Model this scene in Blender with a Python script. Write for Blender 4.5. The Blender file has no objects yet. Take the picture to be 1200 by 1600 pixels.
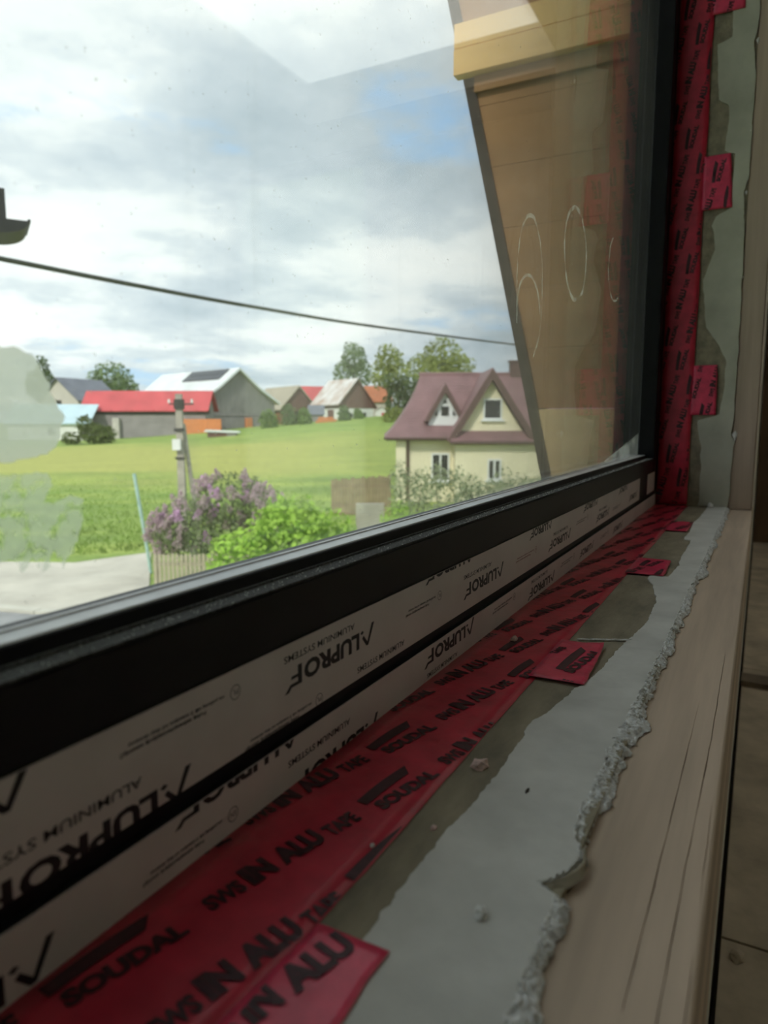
import bpy, bmesh, math, random
from mathutils import Vector, Matrix, noise as mnoise
scn = bpy.context.scene
COL = scn.collection
random.seed(7)
PI = math.pi

# ------------------------------------------------------------------ camera
EYE = Vector((0.0, 0.0, 4.3))           # phone held just inside the sill, upper floor
YAW = 0.49023576                        # heading measured from the window line (+x) outwards (+y)
PITCH = -0.12927
cam = bpy.data.cameras.new('camera')
camo = bpy.data.objects.new('camera', cam)
COL.objects.link(camo)
camo.location = EYE
camo.rotation_euler = (PI / 2 + PITCH, 0, YAW - PI / 2)
cam.sensor_fit = 'HORIZONTAL'
cam.sensor_width = 36.0
cam.lens = 33.0
cam.clip_start = 0.005
cam.clip_end = 3000
cam.dof.use_dof = True
cam.dof.focus_distance = 0.62
cam.dof.aperture_fstop = 12.0
scn.camera = camo

# ------------------------------------------------------------------ colour management
scn.view_settings.view_transform = 'Standard'
scn.view_settings.look = 'None'
scn.view_settings.gamma = 1.0
scn.view_settings.use_curve_mapping = False
scn.view_settings.exposure = 0.25
scn.cycles.max_bounces = 12
scn.cycles.diffuse_bounces = 6
scn.cycles.transparent_max_bounces = 24
scn.cycles.sample_clamp_indirect = 6.0

# ------------------------------------------------------------------ node helpers
def nn(nt, kind, **kw):
    n = nt.nodes.new(kind)
    for k, v in kw.items():
        if k.startswith('i_'):
            key = k[2:]
            n.inputs[int(key) if key.isdigit() else key].default_value = v
        else:
            setattr(n, k, v)
    return n

def math_n(nt, op, a, b=None, clamp=False):
    n = nn(nt, 'ShaderNodeMath', operation=op, use_clamp=clamp)
    for i, v in enumerate((a, b)):
        if v is None:
            continue
        if isinstance(v, (int, float)):
            n.inputs[i].default_value = v
        else:
            nt.links.new(v, n.inputs[i])
    return n.outputs[0]

def ramp(nt, fac, stops):
    r = nn(nt, 'ShaderNodeValToRGB')
    e = r.color_ramp.elements
    while len(e) < len(stops):
        e.new(0.5)
    for el, (p, c) in zip(e, stops):
        el.position = p
        el.color = (*c, 1) if len(c) == 3 else c
    nt.links.new(fac, r.inputs[0])
    return r.outputs[0]

def smooth(nt, v, a, b):
    n = nn(nt, 'ShaderNodeMapRange', interpolation_type='SMOOTHSTEP')
    n.inputs[1].default_value = a
    n.inputs[2].default_value = b
    nt.links.new(v, n.inputs[0])
    return n.outputs[0]

def mixc(nt, fac, a, b, blend='MIX'):
    n = nn(nt, 'ShaderNodeMix', data_type='RGBA', blend_type=blend)
    for sock, v in ((n.inputs[0], fac), (n.inputs[6], a), (n.inputs[7], b)):
        if isinstance(v, (int, float)):
            sock.default_value = v
        elif isinstance(v, tuple):
            sock.default_value = (*v, 1) if len(v) == 3 else v
        else:
            nt.links.new(v, sock)
    return n.outputs[2]

# ------------------------------------------------------------------ sky: broken cloud over blue
world = bpy.data.worlds.new('sky')
scn.world = world
world.use_nodes = True
wt = world.node_tree
wt.nodes.clear()
tc = nn(wt, 'ShaderNodeTexCoord')
sep = nn(wt, 'ShaderNodeSeparateXYZ')
wt.links.new(tc.outputs['Generated'], sep.inputs[0])
zc = math_n(wt, 'MAXIMUM', sep.outputs[2], 0.0)
den = math_n(wt, 'ADD', zc, 0.16)
cx = math_n(wt, 'DIVIDE', sep.outputs[0], den)
cy = math_n(wt, 'DIVIDE', sep.outputs[1], den)
cmb = nn(wt, 'ShaderNodeCombineXYZ')
wt.links.new(cx, cmb.inputs[0])
wt.links.new(cy, cmb.inputs[1])
rot = nn(wt, 'ShaderNodeMapping')
rot.inputs['Rotation'].default_value = (0, 0, 0.45)
rot.inputs['Location'].default_value = (3.7, 1.3, 0.0)
wt.links.new(cmb.outputs[0], rot.inputs[0])
nA = nn(wt, 'ShaderNodeTexNoise', i_Scale=0.85, i_Detail=12.0, i_Roughness=0.58, i_Distortion=0.2)
nB = nn(wt, 'ShaderNodeTexNoise', i_Scale=0.55, i_Detail=6.0, i_Roughness=0.5)
wt.links.new(rot.outputs[0], nA.inputs[0])
nC = nn(wt, 'ShaderNodeTexNoise', i_Scale=3.1, i_Detail=10.0, i_Roughness=0.62)
wt.links.new(rot.outputs[0], nC.inputs[0])
dens = math_n(wt, 'ADD', math_n(wt, 'MULTIPLY', nA.outputs[0], 0.80), math_n(wt, 'MULTIPLY', nC.outputs[0], 0.20))
off = nn(wt, 'ShaderNodeMapping')
off.inputs['Location'].default_value = (11.2, 4.6, 2.0)
off.inputs['Scale'].default_value = (1.0, 1.6, 1.0)
wt.links.new(rot.outputs[0], off.inputs[0])
wt.links.new(off.outputs[0], nB.inputs[0])
blue = ramp(wt, zc, [(0.0, (0.50, 0.66, 0.80)), (0.25, (0.42, 0.66, 0.92)), (0.8, (0.20, 0.42, 0.80))])
cloud = ramp(wt, dens, [(0.34, (0.43, 0.52, 0.58)), (0.44, (0.57, 0.65, 0.70)), (0.49, (0.68, 0.75, 0.78)), (0.525, (0.82, 0.87, 0.87)), (0.60, (0.92, 0.95, 0.93))])
cover = smooth(wt, math_n(wt, 'ADD', math_n(wt, 'MULTIPLY', nB.outputs[0], 0.8), math_n(wt, 'MULTIPLY', nC.outputs[0], 0.2)), 0.37, 0.45)
sky = mixc(wt, cover, blue, cloud)
bg = nn(wt, 'ShaderNodeBackground', i_Strength=1.32)
wt.links.new(sky, bg.inputs[0])
wo = nn(wt, 'ShaderNodeOutputWorld')
wt.links.new(bg.outputs[0], wo.inputs[0])

# ------------------------------------------------------------------ sun through thin cloud, from behind the house
sun = bpy.data.lights.new('sun', 'SUN')
sun.energy = 2.9
sun.angle = math.radians(8)
sun.color = (1.0, 0.95, 0.86)
suno = bpy.data.objects.new('sun', sun)
COL.objects.link(suno)
suno.rotation_euler = Vector((0.76, 0.03, -0.65)).to_track_quat('-Z', 'Y').to_euler()

# ------------------------------------------------------------------ materials
MATS = {}
def mat(name, color, rough=0.7, var=0.12, scale=8.0, bump=0.0, bscale=60.0, metal=0.0, stretch=(1, 1, 1), dark=None, spec=0.5, transl=0.0, coord='Object'):
    if name in MATS:
        return MATS[name]
    m = bpy.data.materials.new(name)
    m.use_nodes = True
    nt = m.node_tree
    b = nt.nodes['Principled BSDF']
    b.inputs['Roughness'].default_value = rough
    b.inputs['Metallic'].default_value = metal
    b.inputs['Specular IOR Level'].default_value = spec
    t = nn(nt, 'ShaderNodeTexCoord')
    mp = nn(nt, 'ShaderNodeMapping')
    mp.inputs['Scale'].default_value = stretch
    nt.links.new(t.outputs[coord], mp.inputs[0])
    n1 = nn(nt, 'ShaderNodeTexNoise', i_Scale=scale, i_Detail=5.0, i_Roughness=0.6)
    nt.links.new(mp.outputs[0], n1.inputs[0])
    lo = tuple(max(0, c * (1 - 2.2 * var)) for c in color) if dark is None else dark
    hi = tuple(min(1, c * (1 + 2.2 * var)) for c in color)
    c = ramp(nt, n1.outputs[0], [(0.25, lo), (0.75, hi)])
    nt.links.new(c, b.inputs['Base Color'])
    if bump:
        n2 = nn(nt, 'ShaderNodeTexNoise', i_Scale=bscale, i_Detail=4.0)
        nt.links.new(mp.outputs[0], n2.inputs[0])
        bp = nn(nt, 'ShaderNodeBump', i_Strength=bump, i_Distance=0.002)
        nt.links.new(n2.outputs[0], bp.inputs['Height'])
        nt.links.new(bp.outputs[0], b.inputs['Normal'])
    if transl:
        tr = nn(nt, 'ShaderNodeBsdfTranslucent')
        nt.links.new(c, tr.inputs[0])
        mx = nn(nt, 'ShaderNodeMixShader', i_0=transl)
        nt.links.new(b.outputs[0], mx.inputs[1])
        nt.links.new(tr.outputs[0], mx.inputs[2])
        nt.links.new(mx.outputs[0], nt.nodes['Material Output'].inputs[0])
    MATS[name] = m
    return m

def glass_mat():
    """clear pane: mirror part by Fresnel, the rest passes; a thin uneven film of site dust on it"""
    m = bpy.data.materials.new('dusty_glass')
    m.use_nodes = True
    nt = m.node_tree
    nt.nodes.clear()
    out = nn(nt, 'ShaderNodeOutputMaterial')
    geo = nn(nt, 'ShaderNodeNewGeometry')
    ior = math_n(nt, 'ADD', math_n(nt, 'MULTIPLY', geo.outputs['Backfacing'], 1 / 1.5 - 1.5), 1.5)
    fr = nn(nt, 'ShaderNodeFresnel')
    nt.links.new(ior, fr.inputs[0])
    tr = nn(nt, 'ShaderNodeBsdfTransparent', i_0=(0.975, 0.985, 0.98, 1))
    gl = nn(nt, 'ShaderNodeBsdfGlossy', i_Roughness=0.0)
    mx = nn(nt, 'ShaderNodeMixShader')
    nt.links.new(fr.outputs[0], mx.inputs[0])
    nt.links.new(tr.outputs[0], mx.inputs[1])
    nt.links.new(gl.outputs[0], mx.inputs[2])
    t = nn(nt, 'ShaderNodeTexCoord')
    def noise(scale, stretch, det=4.0):
        mp = nn(nt, 'ShaderNodeMapping')
        mp.inputs['Scale'].default_value = stretch
        nt.links.new(t.outputs['Object'], mp.inputs[0])
        n = nn(nt, 'ShaderNodeTexNoise', i_Scale=scale, i_Detail=det)
        nt.links.new(mp.outputs[0], n.inputs[0])
        return n.outputs[0]
    haze = math_n(nt, 'MULTIPLY', smooth(nt, noise(3.0, (1, 1, 1)), 0.3, 0.75), 0.028)
    streak = math_n(nt, 'MULTIPLY', smooth(nt, noise(30.0, (1, 1, 0.06), 3.0), 0.66, 0.8), 0.07)
    specks = math_n(nt, 'MULTIPLY', smooth(nt, noise(330.0, (1, 1, 1), 1.0), 0.765, 0.81), 0.40)
    fac = math_n(nt, 'ADD', math_n(nt, 'ADD', haze, streak), math_n(nt, 'ADD', specks, 0.004), True)
    df = nn(nt, 'ShaderNodeBsdfDiffuse', i_0=(0.8, 0.78, 0.72, 1))
    tl = nn(nt, 'ShaderNodeBsdfTranslucent', i_0=(0.8, 0.78, 0.72, 1))
    d2 = nn(nt, 'ShaderNodeMixShader', i_0=0.5)
    nt.links.new(df.outputs[0], d2.inputs[1])
    nt.links.new(tl.outputs[0], d2.inputs[2])
    mx2 = nn(nt, 'ShaderNodeMixShader')
    nt.links.new(fac, mx2.inputs[0])
    nt.links.new(mx.outputs[0], mx2.inputs[1])
    nt.links.new(d2.outputs[0], mx2.inputs[2])
    nt.links.new(mx2.outputs[0], out.inputs[0])
    return m

def veil_mat(name, color, opacity, noise_scale=90.0, lo=0.3, hi=0.62):
    """dried dirt or soap on the glass: patchy, half see-through"""
    m = bpy.data.materials.new(name)
    m.use_nodes = True
    nt = m.node_tree
    nt.nodes.clear()
    out = nn(nt, 'ShaderNodeOutputMaterial')
    t = nn(nt, 'ShaderNodeTexCoord')
    n = nn(nt, 'ShaderNodeTexNoise', i_Scale=noise_scale, i_Detail=5.0)
    nt.links.new(t.outputs['Object'], n.inputs[0])
    fac = math_n(nt, 'MULTIPLY', smooth(nt, n.outputs[0], lo, hi), opacity)
    df = nn(nt, 'ShaderNodeBsdfDiffuse', i_0=(*color, 1))
    tl = nn(nt, 'ShaderNodeBsdfTranslucent', i_0=(*color, 1))
    d2 = nn(nt, 'ShaderNodeMixShader', i_0=0.93)
    nt.links.new(df.outputs[0], d2.inputs[1])
    nt.links.new(tl.outputs[0], d2.inputs[2])
    tr = nn(nt, 'ShaderNodeBsdfTransparent')
    mx = nn(nt, 'ShaderNodeMixShader')
    nt.links.new(fac, mx.inputs[0])
    nt.links.new(tr.outputs[0], mx.inputs[1])
    nt.links.new(d2.outputs[0], mx.inputs[2])
    nt.links.new(mx.outputs[0], out.inputs[0])
    return m

M_black = mat('black_profile', (0.007, 0.007, 0.0085), rough=0.45, var=0.15, scale=40, spec=0.25)
M_bead = mat('black_bead_dusty', (0.085, 0.085, 0.083), rough=0.75, var=0.40, scale=650, bump=0.6, bscale=900, dark=(0.006, 0.006, 0.006), spec=0.2)
M_gasket_sheen = mat('gasket_sky_sheen', (0.60, 0.61, 0.62), rough=0.3, var=0.15, scale=30)  # pale grey stands in for sky light reflected along the lip
M_rubber = mat('black_rubber', (0.007, 0.007, 0.008), rough=0.55, var=0.15, scale=40, spec=0.12)
M_film = mat('white_protective_film', (0.62, 0.575, 0.555), rough=0.34, var=0.05, scale=14, bump=0.05, bscale=60)
M_ink = mat('black_ink', (0.012, 0.011, 0.013), rough=0.5, var=0.1)
M_redink = mat('faded_red_ink', (0.22, 0.06, 0.06), rough=0.5, var=0.1)
M_tape = mat('red_tape', (0.56, 0.028, 0.065), rough=0.30, var=0.13, scale=35, bump=0.25, bscale=70)
M_tapetab = mat('pink_red_tape', (0.66, 0.045, 0.11), rough=0.30, var=0.12, scale=60, bump=0.3, bscale=120)
M_tapeink = mat('maroon_ink', (0.050, 0.008, 0.016), rough=0.5, var=0.25, scale=300)
M_primer = mat('olive_primed_mortar', (0.235, 0.20, 0.14), rough=0.75, var=0.20, scale=40, bump=0.5, bscale=220, stretch=(0.35, 1, 1))
M_plaster = mat('grey_skim_plaster', (0.56, 0.55, 0.52), rough=0.8, var=0.08, scale=18, bump=0.25, bscale=120)
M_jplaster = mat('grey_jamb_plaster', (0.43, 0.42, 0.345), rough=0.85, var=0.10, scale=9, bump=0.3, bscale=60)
M_crumb = mat('broken_plaster', (0.88, 0.86, 0.81), rough=0.95, var=0.25, scale=160, bump=1.0, bscale=500)
M_pink = mat('pink_chip', (0.70, 0.50, 0.46), rough=0.9, var=0.2, scale=200)
M_white = mat('white_chip', (0.90, 0.88, 0.85), rough=0.9, var=0.2, scale=200)
M_wood = mat('planed_grey_brown_wood', (0.54, 0.415, 0.315), rough=0.6, var=0.17, scale=26, bump=0.15, bscale=60, stretch=(0.06, 1, 1))
M_post = mat('planed_post_wood', (0.40, 0.305, 0.235), rough=0.6, var=0.13, scale=26, stretch=(1, 1, 0.06))
M_crack = mat('dark_crack', (0.05, 0.04, 0.03), rough=0.9)

# ------------------------------------------------------------------ mesh helpers
class MB:
    def __init__(s):
        s.v, s.f = [], []
    def add(s, verts, faces):
        b = len(s.v)
        s.v += [tuple(p) for p in verts]
        s.f += [tuple(i + b for i in f) for f in faces]
        return s
    def box(s, x0, x1, y0, y1, z0, z1):
        return s.add([(x0, y0, z0), (x1, y0, z0), (x1, y1, z0), (x0, y1, z0), (x0, y0, z1), (x1, y0, z1), (x1, y1, z1), (x0, y1, z1)],
                     [(0, 3, 2, 1), (4, 5, 6, 7), (0, 1, 5, 4), (1, 2, 6, 5), (2, 3, 7, 6), (3, 0, 4, 7)])
    def prism(s, poly, a, b, fn):
        """2-D outline poly pushed from a to b; fn(p, q, t) gives the 3-D point"""
        n = len(poly)
        vs = [fn(p, q, a) for p, q in poly] + [fn(p, q, b) for p, q in poly]
        fs = [tuple(range(n - 1, -1, -1)), tuple(range(n, 2 * n))] + [(i, (i + 1) % n, n + (i + 1) % n, n + i) for i in range(n)]
        return s.add(vs, fs)
    def tube(s, pts, r, seg=8, r1=None):
        pts = [Vector(p) for p in pts]
        n = len(pts)
        base = len(s.v)
        for i, p in enumerate(pts):
            d = (pts[min(i + 1, n - 1)] - pts[max(i - 1, 0)]).normalized()
            up = Vector((0, 0, 1)) if abs(d.z) < 0.9 else Vector((1, 0, 0))
            a = d.cross(up).normalized()
            b = a.cross(d)
            rr = r if r1 is None else r + (r1 - r) * i / (n - 1)
            for k in range(seg):
                t = 2 * PI * k / seg
                s.v.append(tuple(p + a * (rr * math.cos(t)) + b * (rr * math.sin(t))))
        for i in range(n - 1):
            for k in range(seg):
                s.f.append((base + i * seg + k, base + i * seg + (k + 1) % seg, base + (i + 1) * seg + (k + 1) % seg, base + (i + 1) * seg + k))
        s.f.append(tuple(base + k for k in range(seg - 1, -1, -1)))
        s.f.append(tuple(base + (n - 1) * seg + k for k in range(seg)))
        return s
    def build(s, name, m, parent=None, at=None, smooth=False, bevel=0.0, kind=None):
        me = bpy.data.meshes.new(name)
        o = Vector(at) if at is not None else Vector((0, 0, 0))
        me.from_pydata([tuple(Vector(p) - o) for p in s.v], [], s.f)
        me.update()
        bm = bmesh.new()
        bm.from_mesh(me)
        bmesh.ops.recalc_face_normals(bm, faces=bm.faces)
        if bevel:
            bmesh.ops.bevel(bm, geom=[e for e in bm.edges if e.is_manifold and e.calc_face_angle(0) > 0.5], offset=bevel, segments=2, affect='EDGES')
        bm.to_mesh(me)
        bm.free()
        if smooth:
            for p in me.polygons:
                p.use_smooth = True
        me.materials.append(m)
        ob = bpy.data.objects.new(name, me)
        COL.objects.link(ob)
        if parent is not None:
            ob.parent = parent
        ob.location = o if parent is None else (0, 0, 0)
        if kind:
            ob['kind'] = kind
        return ob

def link_copy(o, parent):
    c = o.copy()
    COL.objects.link(c)
    c.parent = parent
    return c

def tag(o, label=None, cat=None, group=None, kind=None):
    for k, v in (('label', label), ('category', cat), ('group', group), ('kind', kind)):
        if v:
            o[k] = v
    return o

def thing(name, label, cat, loc=(0, 0, 0), rz=0.0, group=None):
    o = bpy.data.objects.new(name, None)
    o.empty_display_size = 0.1
    COL.objects.link(o)
    o.location = loc
    o.rotation_euler = (0, 0, rz)
    return tag(o, label, cat, group)

def struct(name, loc=(0, 0, 0), label=None):
    o = bpy.data.objects.new(name, None)
    COL.objects.link(o)
    o.location = loc
    return tag(o, label, None, None, 'structure')

def I(x, y, z):                 # indoor survey point, heights taken from the eye level
    return (x, y, EYE.z + z)

def fbm(x, y, z=0.0, oct=4):
    return mnoise.fractal(Vector((x, y, z)), 1.0, 2.0, oct)

# ------------------------------------------------------------------ lettering (built-in font, turned to mesh, laid flat)
_T = {}
def glyphs(text, fat=0.0, shear=0.0):
    key = (text, fat, shear)
    if key not in _T:
        cu = bpy.data.curves.new('lettering', 'FONT')
        cu.body = text
        cu.size = 1.0
        cu.offset = fat
        cu.shear = shear
        cu.resolution_u = 3
        cu.fill_mode = 'FRONT'
        ob = bpy.data.objects.new('lettering', cu)
        COL.objects.link(ob)
        dg = bpy.context.evaluated_depsgraph_get()
        me = bpy.data.meshes.new_from_object(ob.evaluated_get(dg))
        vs = [(v.co.x, v.co.y) for v in me.vertices]
        fs = [tuple(p.vertices) for p in me.polygons]
        bpy.data.objects.remove(ob)
        bpy.data.meshes.remove(me)
        _T[key] = (vs, fs)
    return _T[key]

def unit(vs):
    x0 = min(p[0] for p in vs); x1 = max(p[0] for p in vs)
    y0 = min(p[1] for p in vs); y1 = max(p[1] for p in vs)
    return [((x - x0) / (x1 - x0), (y - y0) / (y1 - y0)) for x, y in vs]

def logo_word():
    """the film's big word: barless A with a small diamond, heavy round letters, F with a slanted arm"""
    V, F = [], []
    def poly(p):
        b = len(V); V.extend(p); F.append(tuple(range(b, b + len(p))))
    poly([(-0.10, -0.22), (0.08, -0.22), (0.44, 1.0), (0.30, 1.0)])
    poly([(0.44, 1.0), (0.30, 1.0), (0.36, 0.80), (0.62, 0.32), (0.72, 0.46)])
    poly([(0.60, 0.12), (0.72, 0.0), (0.84, 0.12), (0.72, 0.24)])
    vs, fs = glyphs('LUPRO', 0.045)
    x0 = min(p[0] for p in vs); x1 = max(p[0] for p in vs)
    y0 = min(p[1] for p in vs); y1 = max(p[1] for p in vs)
    b = len(V)
    V.extend([(0.90 + 3.15 * (x - x0) / (x1 - x0), (y - y0) / (y1 - y0)) for x, y in vs])
    F.extend([tuple(i + b for i in f) for f in fs])
    poly([(4.16, 0.0), (4.36, 0.0), (4.36, 1.0), (4.16, 1.0)])
    poly([(4.36, 0.44), (4.66, 0.44), (4.70, 0.60), (4.36, 0.60)])
    poly([(4.36, 0.82), (4.72, 0.82), (5.0, 1.20), (4.80, 1.20), (4.66, 1.0), (4.36, 1.0)])
    return unit(V), F
LOGO = logo_word()

class Print:
    """flat print on one face: gathers 2-D polygons, clips them to the face, maps them to 3-D"""
    def __init__(s):
        s.bm = bmesh.new()
    def put(s, shape, fn):
        vs, fs = shape
        bv = [s.bm.verts.new((*fn(u, v), 0.0)) for u, v in vs]
        for f in fs:
            try:
                s.bm.faces.new([bv[i] for i in f])
            except ValueError:
                pass
    def text(s, t, x0, x1, z0, z1, fat=0.02, flip=True, shape=None):
        if shape is None:
            vs, fs = glyphs(t, fat)
            shape = (unit(vs), fs)
        if flip:
            s.put(shape, lambda u, v: (x1 - (x1 - x0) * u, z1 - (z1 - z0) * v))
        else:
            s.put(shape, lambda u, v: (x0 + (x1 - x0) * u, z0 + (z1 - z0) * v))
    def ring(s, cx, cz, r, w):
        n = 20
        vs = [(math.cos(2 * PI * k / n) * rr, math.sin(2 * PI * k / n) * rr) for rr in (r, r - w) for k in range(n)]
        s.put((vs, [(k, (k + 1) % n, n + (k + 1) % n, n + k) for k in range(n)]), lambda u, v: (cx + u, cz + v))
    def clip(s, nx, ny, d):
        """keep nx*x+ny*y <= d"""
        g = s.bm.verts[:] + s.bm.edges[:] + s.bm.faces[:]
        bmesh.ops.bisect_plane(s.bm, geom=g, plane_co=(nx * d, ny * d, 0), plane_no=(nx, ny, 0), clear_outer=True)
    def build(s, name, m, parent, fn, label=None):
        me = bpy.data.meshes.new(name)
        for v in s.bm.verts:
            v.co = Vector(fn(v.co.x, v.co.y))
        s.bm.to_mesh(me)
        s.bm.free()
        me.materials.append(m)
        o = bpy.data.objects.new(name, me)
        COL.objects.link(o)
        o.parent = parent
        if label:
            o['label'] = label
        return o
# ================================================================== ROOM AND WALL
FZ, CZ = -1.10, 3.0                    # floor and ceiling relative to the eye
XL, XR, WT = -1.60, 1.71, 1.75            # window reveal and head
M_room = mat('raw_room_plaster', (0.68, 0.64, 0.57), rough=0.9, var=0.08, scale=3)
M_ceil = mat('ceiling_board', (0.46, 0.42, 0.37), rough=0.9, var=0.06, scale=2)
M_sheet = mat('floor_chipboard', (0.46, 0.39, 0.30), rough=0.8, var=0.18, scale=5, bump=0.2, bscale=90)
M_endboard = mat('dark_end_boards', (0.12, 0.075, 0.040), rough=0.7, var=0.25, scale=6, stretch=(1, 1, 0.15))
M_render = mat('house_render', (0.42, 0.40, 0.36), rough=0.9, var=0.08, scale=4)

def wall(name, boxes, m):
    b = MB()
    for x0, x1, y0, y1, z0, z1 in boxes:
        b.box(x0, x1, y0, y1, EYE.z + z0, EYE.z + z1)
    o = b.build(name, m)
    o['kind'] = 'structure'
    return o

wall('wall_front', [(-2.4, 7.4, 0.022, 0.296, -EYE.z, -0.206), (-2.4, XL, 0.022, 0.296, -0.206, WT),
                    (XR + 0.036, XR + 0.151, 0.0565, 0.296, -0.206, WT), (XR + 0.151, 7.4, 0.022, 0.296, -0.206, WT), (-2.4, 7.4, 0.022, 0.296, WT, 3.2)], M_room)
wall('wall_left', [(-2.4, -2.2, -5.8, 0.296, -1.3, 3.2)], M_room)
wall('wall_right', [(7.2, 7.4, -5.8, -5.35, -1.3, 3.2), (7.2, 7.4, -5.35, -3.6, 2.8, 3.2), (7.2, 7.4, -3.6, 0.0215, -1.3, 3.2)], M_room)
wall('wall_back', [(-2.4, 7.4, -6.0, -5.8, -1.3, 3.2)], M_room)
def lid(name, x0, x1, y0, y1, z0, z1, m):
    sk = [(1.6, 3.4), (4.2, 6.4)]  # holes beneath the added roof sheets
    return wall(name, [(x0, x1, y0, -3.8, z0, z1), (x0, x1, -1.2, y1, z0, z1), (x0, sk[0][0], -3.8, -1.2, z0, z1), (sk[0][1], sk[1][0], -3.8, -1.2, z0, z1), (sk[1][1], x1, -3.8, -1.2, z0, z1)], m)
lid('ceiling', -2.2, 7.2, -5.8, 0.022, CZ, CZ + 0.2, M_ceil)
M_sheetfilm = bpy.data.materials.new('added_light_diffuser')
M_sheetfilm.use_nodes = True
_n = M_sheetfilm.node_tree
_n.nodes.clear()
_a = nn(_n, 'ShaderNodeBsdfTranslucent', i_0=(0.86, 0.84, 0.80, 1))
_b = nn(_n, 'ShaderNodeBsdfDiffuse', i_0=(0.55, 0.54, 0.52, 1))
_c = nn(_n, 'ShaderNodeMixShader', i_0=0.2)
_n.links.new(_a.outputs[0], _c.inputs[1])
_n.links.new(_b.outputs[0], _c.inputs[2])
_n.links.new(_c.outputs[0], nn(_n, 'ShaderNodeOutputMaterial').inputs[0])
d1 = MB().box(7.185, 7.1865, -5.4, -3.55, EYE.z + FZ + 0.002, EYE.z + 2.85).build('door_1', M_sheetfilm)  # added sheet that dims and spreads the doorway light
tag(d1, 'milky plastic sheet added over the far doorway to soften its light', kind='structure')
# the roof above, only its eave board matters outside
lid('trim_4', -2.6, 7.6, -6.2, 0.40, 3.2, 3.4, M_render)
for k, (a_, b_) in enumerate(((1.6, 3.4), (4.2, 6.4))):  # unseen roof openings, added to bring more soft light into the room
    w_ = MB().box(a_ - 0.05, b_ + 0.05, -3.85, -1.15, EYE.z + 3.402, EYE.z + 3.410).build('window_%d' % (k + 2), M_sheetfilm)
    tag(w_, 'unseen milky roof sheet added to brighten the room', kind='structure')

fl = struct('floor', I(0, 0, FZ))
MB().box(-2.2, 7.2, -5.8, 0.02, -0.2, -0.022).build('floor_base', mat('floor_base', (0.03, 0.025, 0.02)), fl)
for i in range(5):
    for j in range(5):
        x0 = -2.2 + i * 1.88
        y0 = -5.8 + j * 1.163
        MB().box(x0 + 0.004, x0 + 1.876, y0 + 0.004, y0 + 1.159, -0.022, 0.0).build('floor_sheet', M_sheet, fl)

# end wall boarding seen past the post: separate upright boards beside a doorway
eb = struct('trim_5', I(7.18, 0, FZ))
for k in range(9):
    MB().box(-0.02 - 0.004 * (k % 2), 0.018, -1.19 + k * 0.134, -1.19 + k * 0.134 + 0.130, 0.0, 2.6).build('wall_board', M_endboard, eb)

# ================================================================== SILL
def lerp_list(pts, x):
    if x <= pts[0][0]:
        return pts[0][1]
    for (a, b), (c, d) in zip(pts, pts[1:]):
        if x <= c:
            return b + (d - b) * (x - a) / (c - a)
    return pts[-1][1]

INNER = [(-0.3, 0.119), (0.205, 0.1185), (0.281, 0.118), (0.311, 0.1156), (0.353, 0.1149), (0.419, 0.117), (0.45, 0.1103), (0.486, 0.1061), (0.52, 0.099),
         (0.60, 0.094), (0.684, 0.0851), (0.78, 0.088), (0.85, 0.101), (0.884, 0.111), (0.90, 0.1105), (0.902, 0.090), (0.983, 0.0862), (1.05, 0.089), (1.112, 0.0883), (1.206, 0.0891),
         (1.21, 0.101), (1.30, 0.099), (1.42, 0.103), (1.50, 0.098), (1.75, 0.095)]
OUTER = [(-0.3, 0.0605), (0.196, 0.0600), (0.233, 0.0600), (0.262, 0.0605), (0.266, 0.0695), (0.272, 0.0640), (0.289, 0.0580), (0.300, 0.0610), (0.313, 0.0650), (0.336, 0.0665), (0.354, 0.0655),
         (0.407, 0.0650), (0.458, 0.0645), (0.495, 0.0637), (0.622, 0.0618), (0.822, 0.0612), (1.072, 0.0590), (1.75, 0.0575)]
def y_in(x):
    return lerp_list(INNER, x) + 0.0016 * fbm(x * 45, 1.0) + 0.0010 * fbm(x * 170, 3.0)
def y_out(x):
    saw = abs(((x * 37 + fbm(x * 9, 8.0)) % 1.0) - 0.5)
    return lerp_list(OUTER, x) + (0.0032 + 0.0035 * max(0.0, 1 - abs(x - 0.38) / 0.12)) * saw * (0.4 + abs(fbm(x * 11, 5.0))) + 0.0014 * fbm(x * 130, 9.0)

SILLZ = EYE.z - 0.190
sill = struct('trim_1', I(0.2, 0.13, -0.19), 'grey plastered inner window sill with a broken edge over planed wood')
sb = sill.location
MB().box(XL, XR, 0.0600, 0.30, EYE.z - 0.2055, SILLZ).build('primed_bed', M_primer, sill, sb)
def strip(xs, ya, yb, zt, zb, n, rough, seed):
    """thin skin between two wandering edges, with its own thickness"""
    b = MB()
    V, F = [], []
    for x in xs:
        a, c = ya(x), yb(x)
        for k in range(n + 1):
            y = a + (c - a) * k / n
            e = 0 if 0 < k < n else -0.0003
            V.append((x, y, zt + rough * fbm(x * 30, y * 30, seed) + e))
        V.append((x, a, zb)); V.append((x, c, zb))
    w = n + 3
    for i in range(len(xs) - 1):
        p, q = i * w, (i + 1) * w
        for k in range(n):
            F.append((p + k, p + k + 1, q + k + 1, q + k))
        F.append((p + n + 1, p, q, q + n + 1))
        F.append((p + n, p + n + 2, q + n + 2, q + n))
    b.add(V, F)
    return b
xs = [-1.28 + 0.02 * i for i in range(60)] + [-0.08 + 0.0016 * i for i in range(500)] + [0.72 + 0.004 * i for i in range(248)]
strip(xs, y_out, y_in, SILLZ + 0.0016, SILLZ - 0.003, 8, 0.0005, 2.0).build('plaster_skim', M_plaster, sill, sb)
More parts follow.
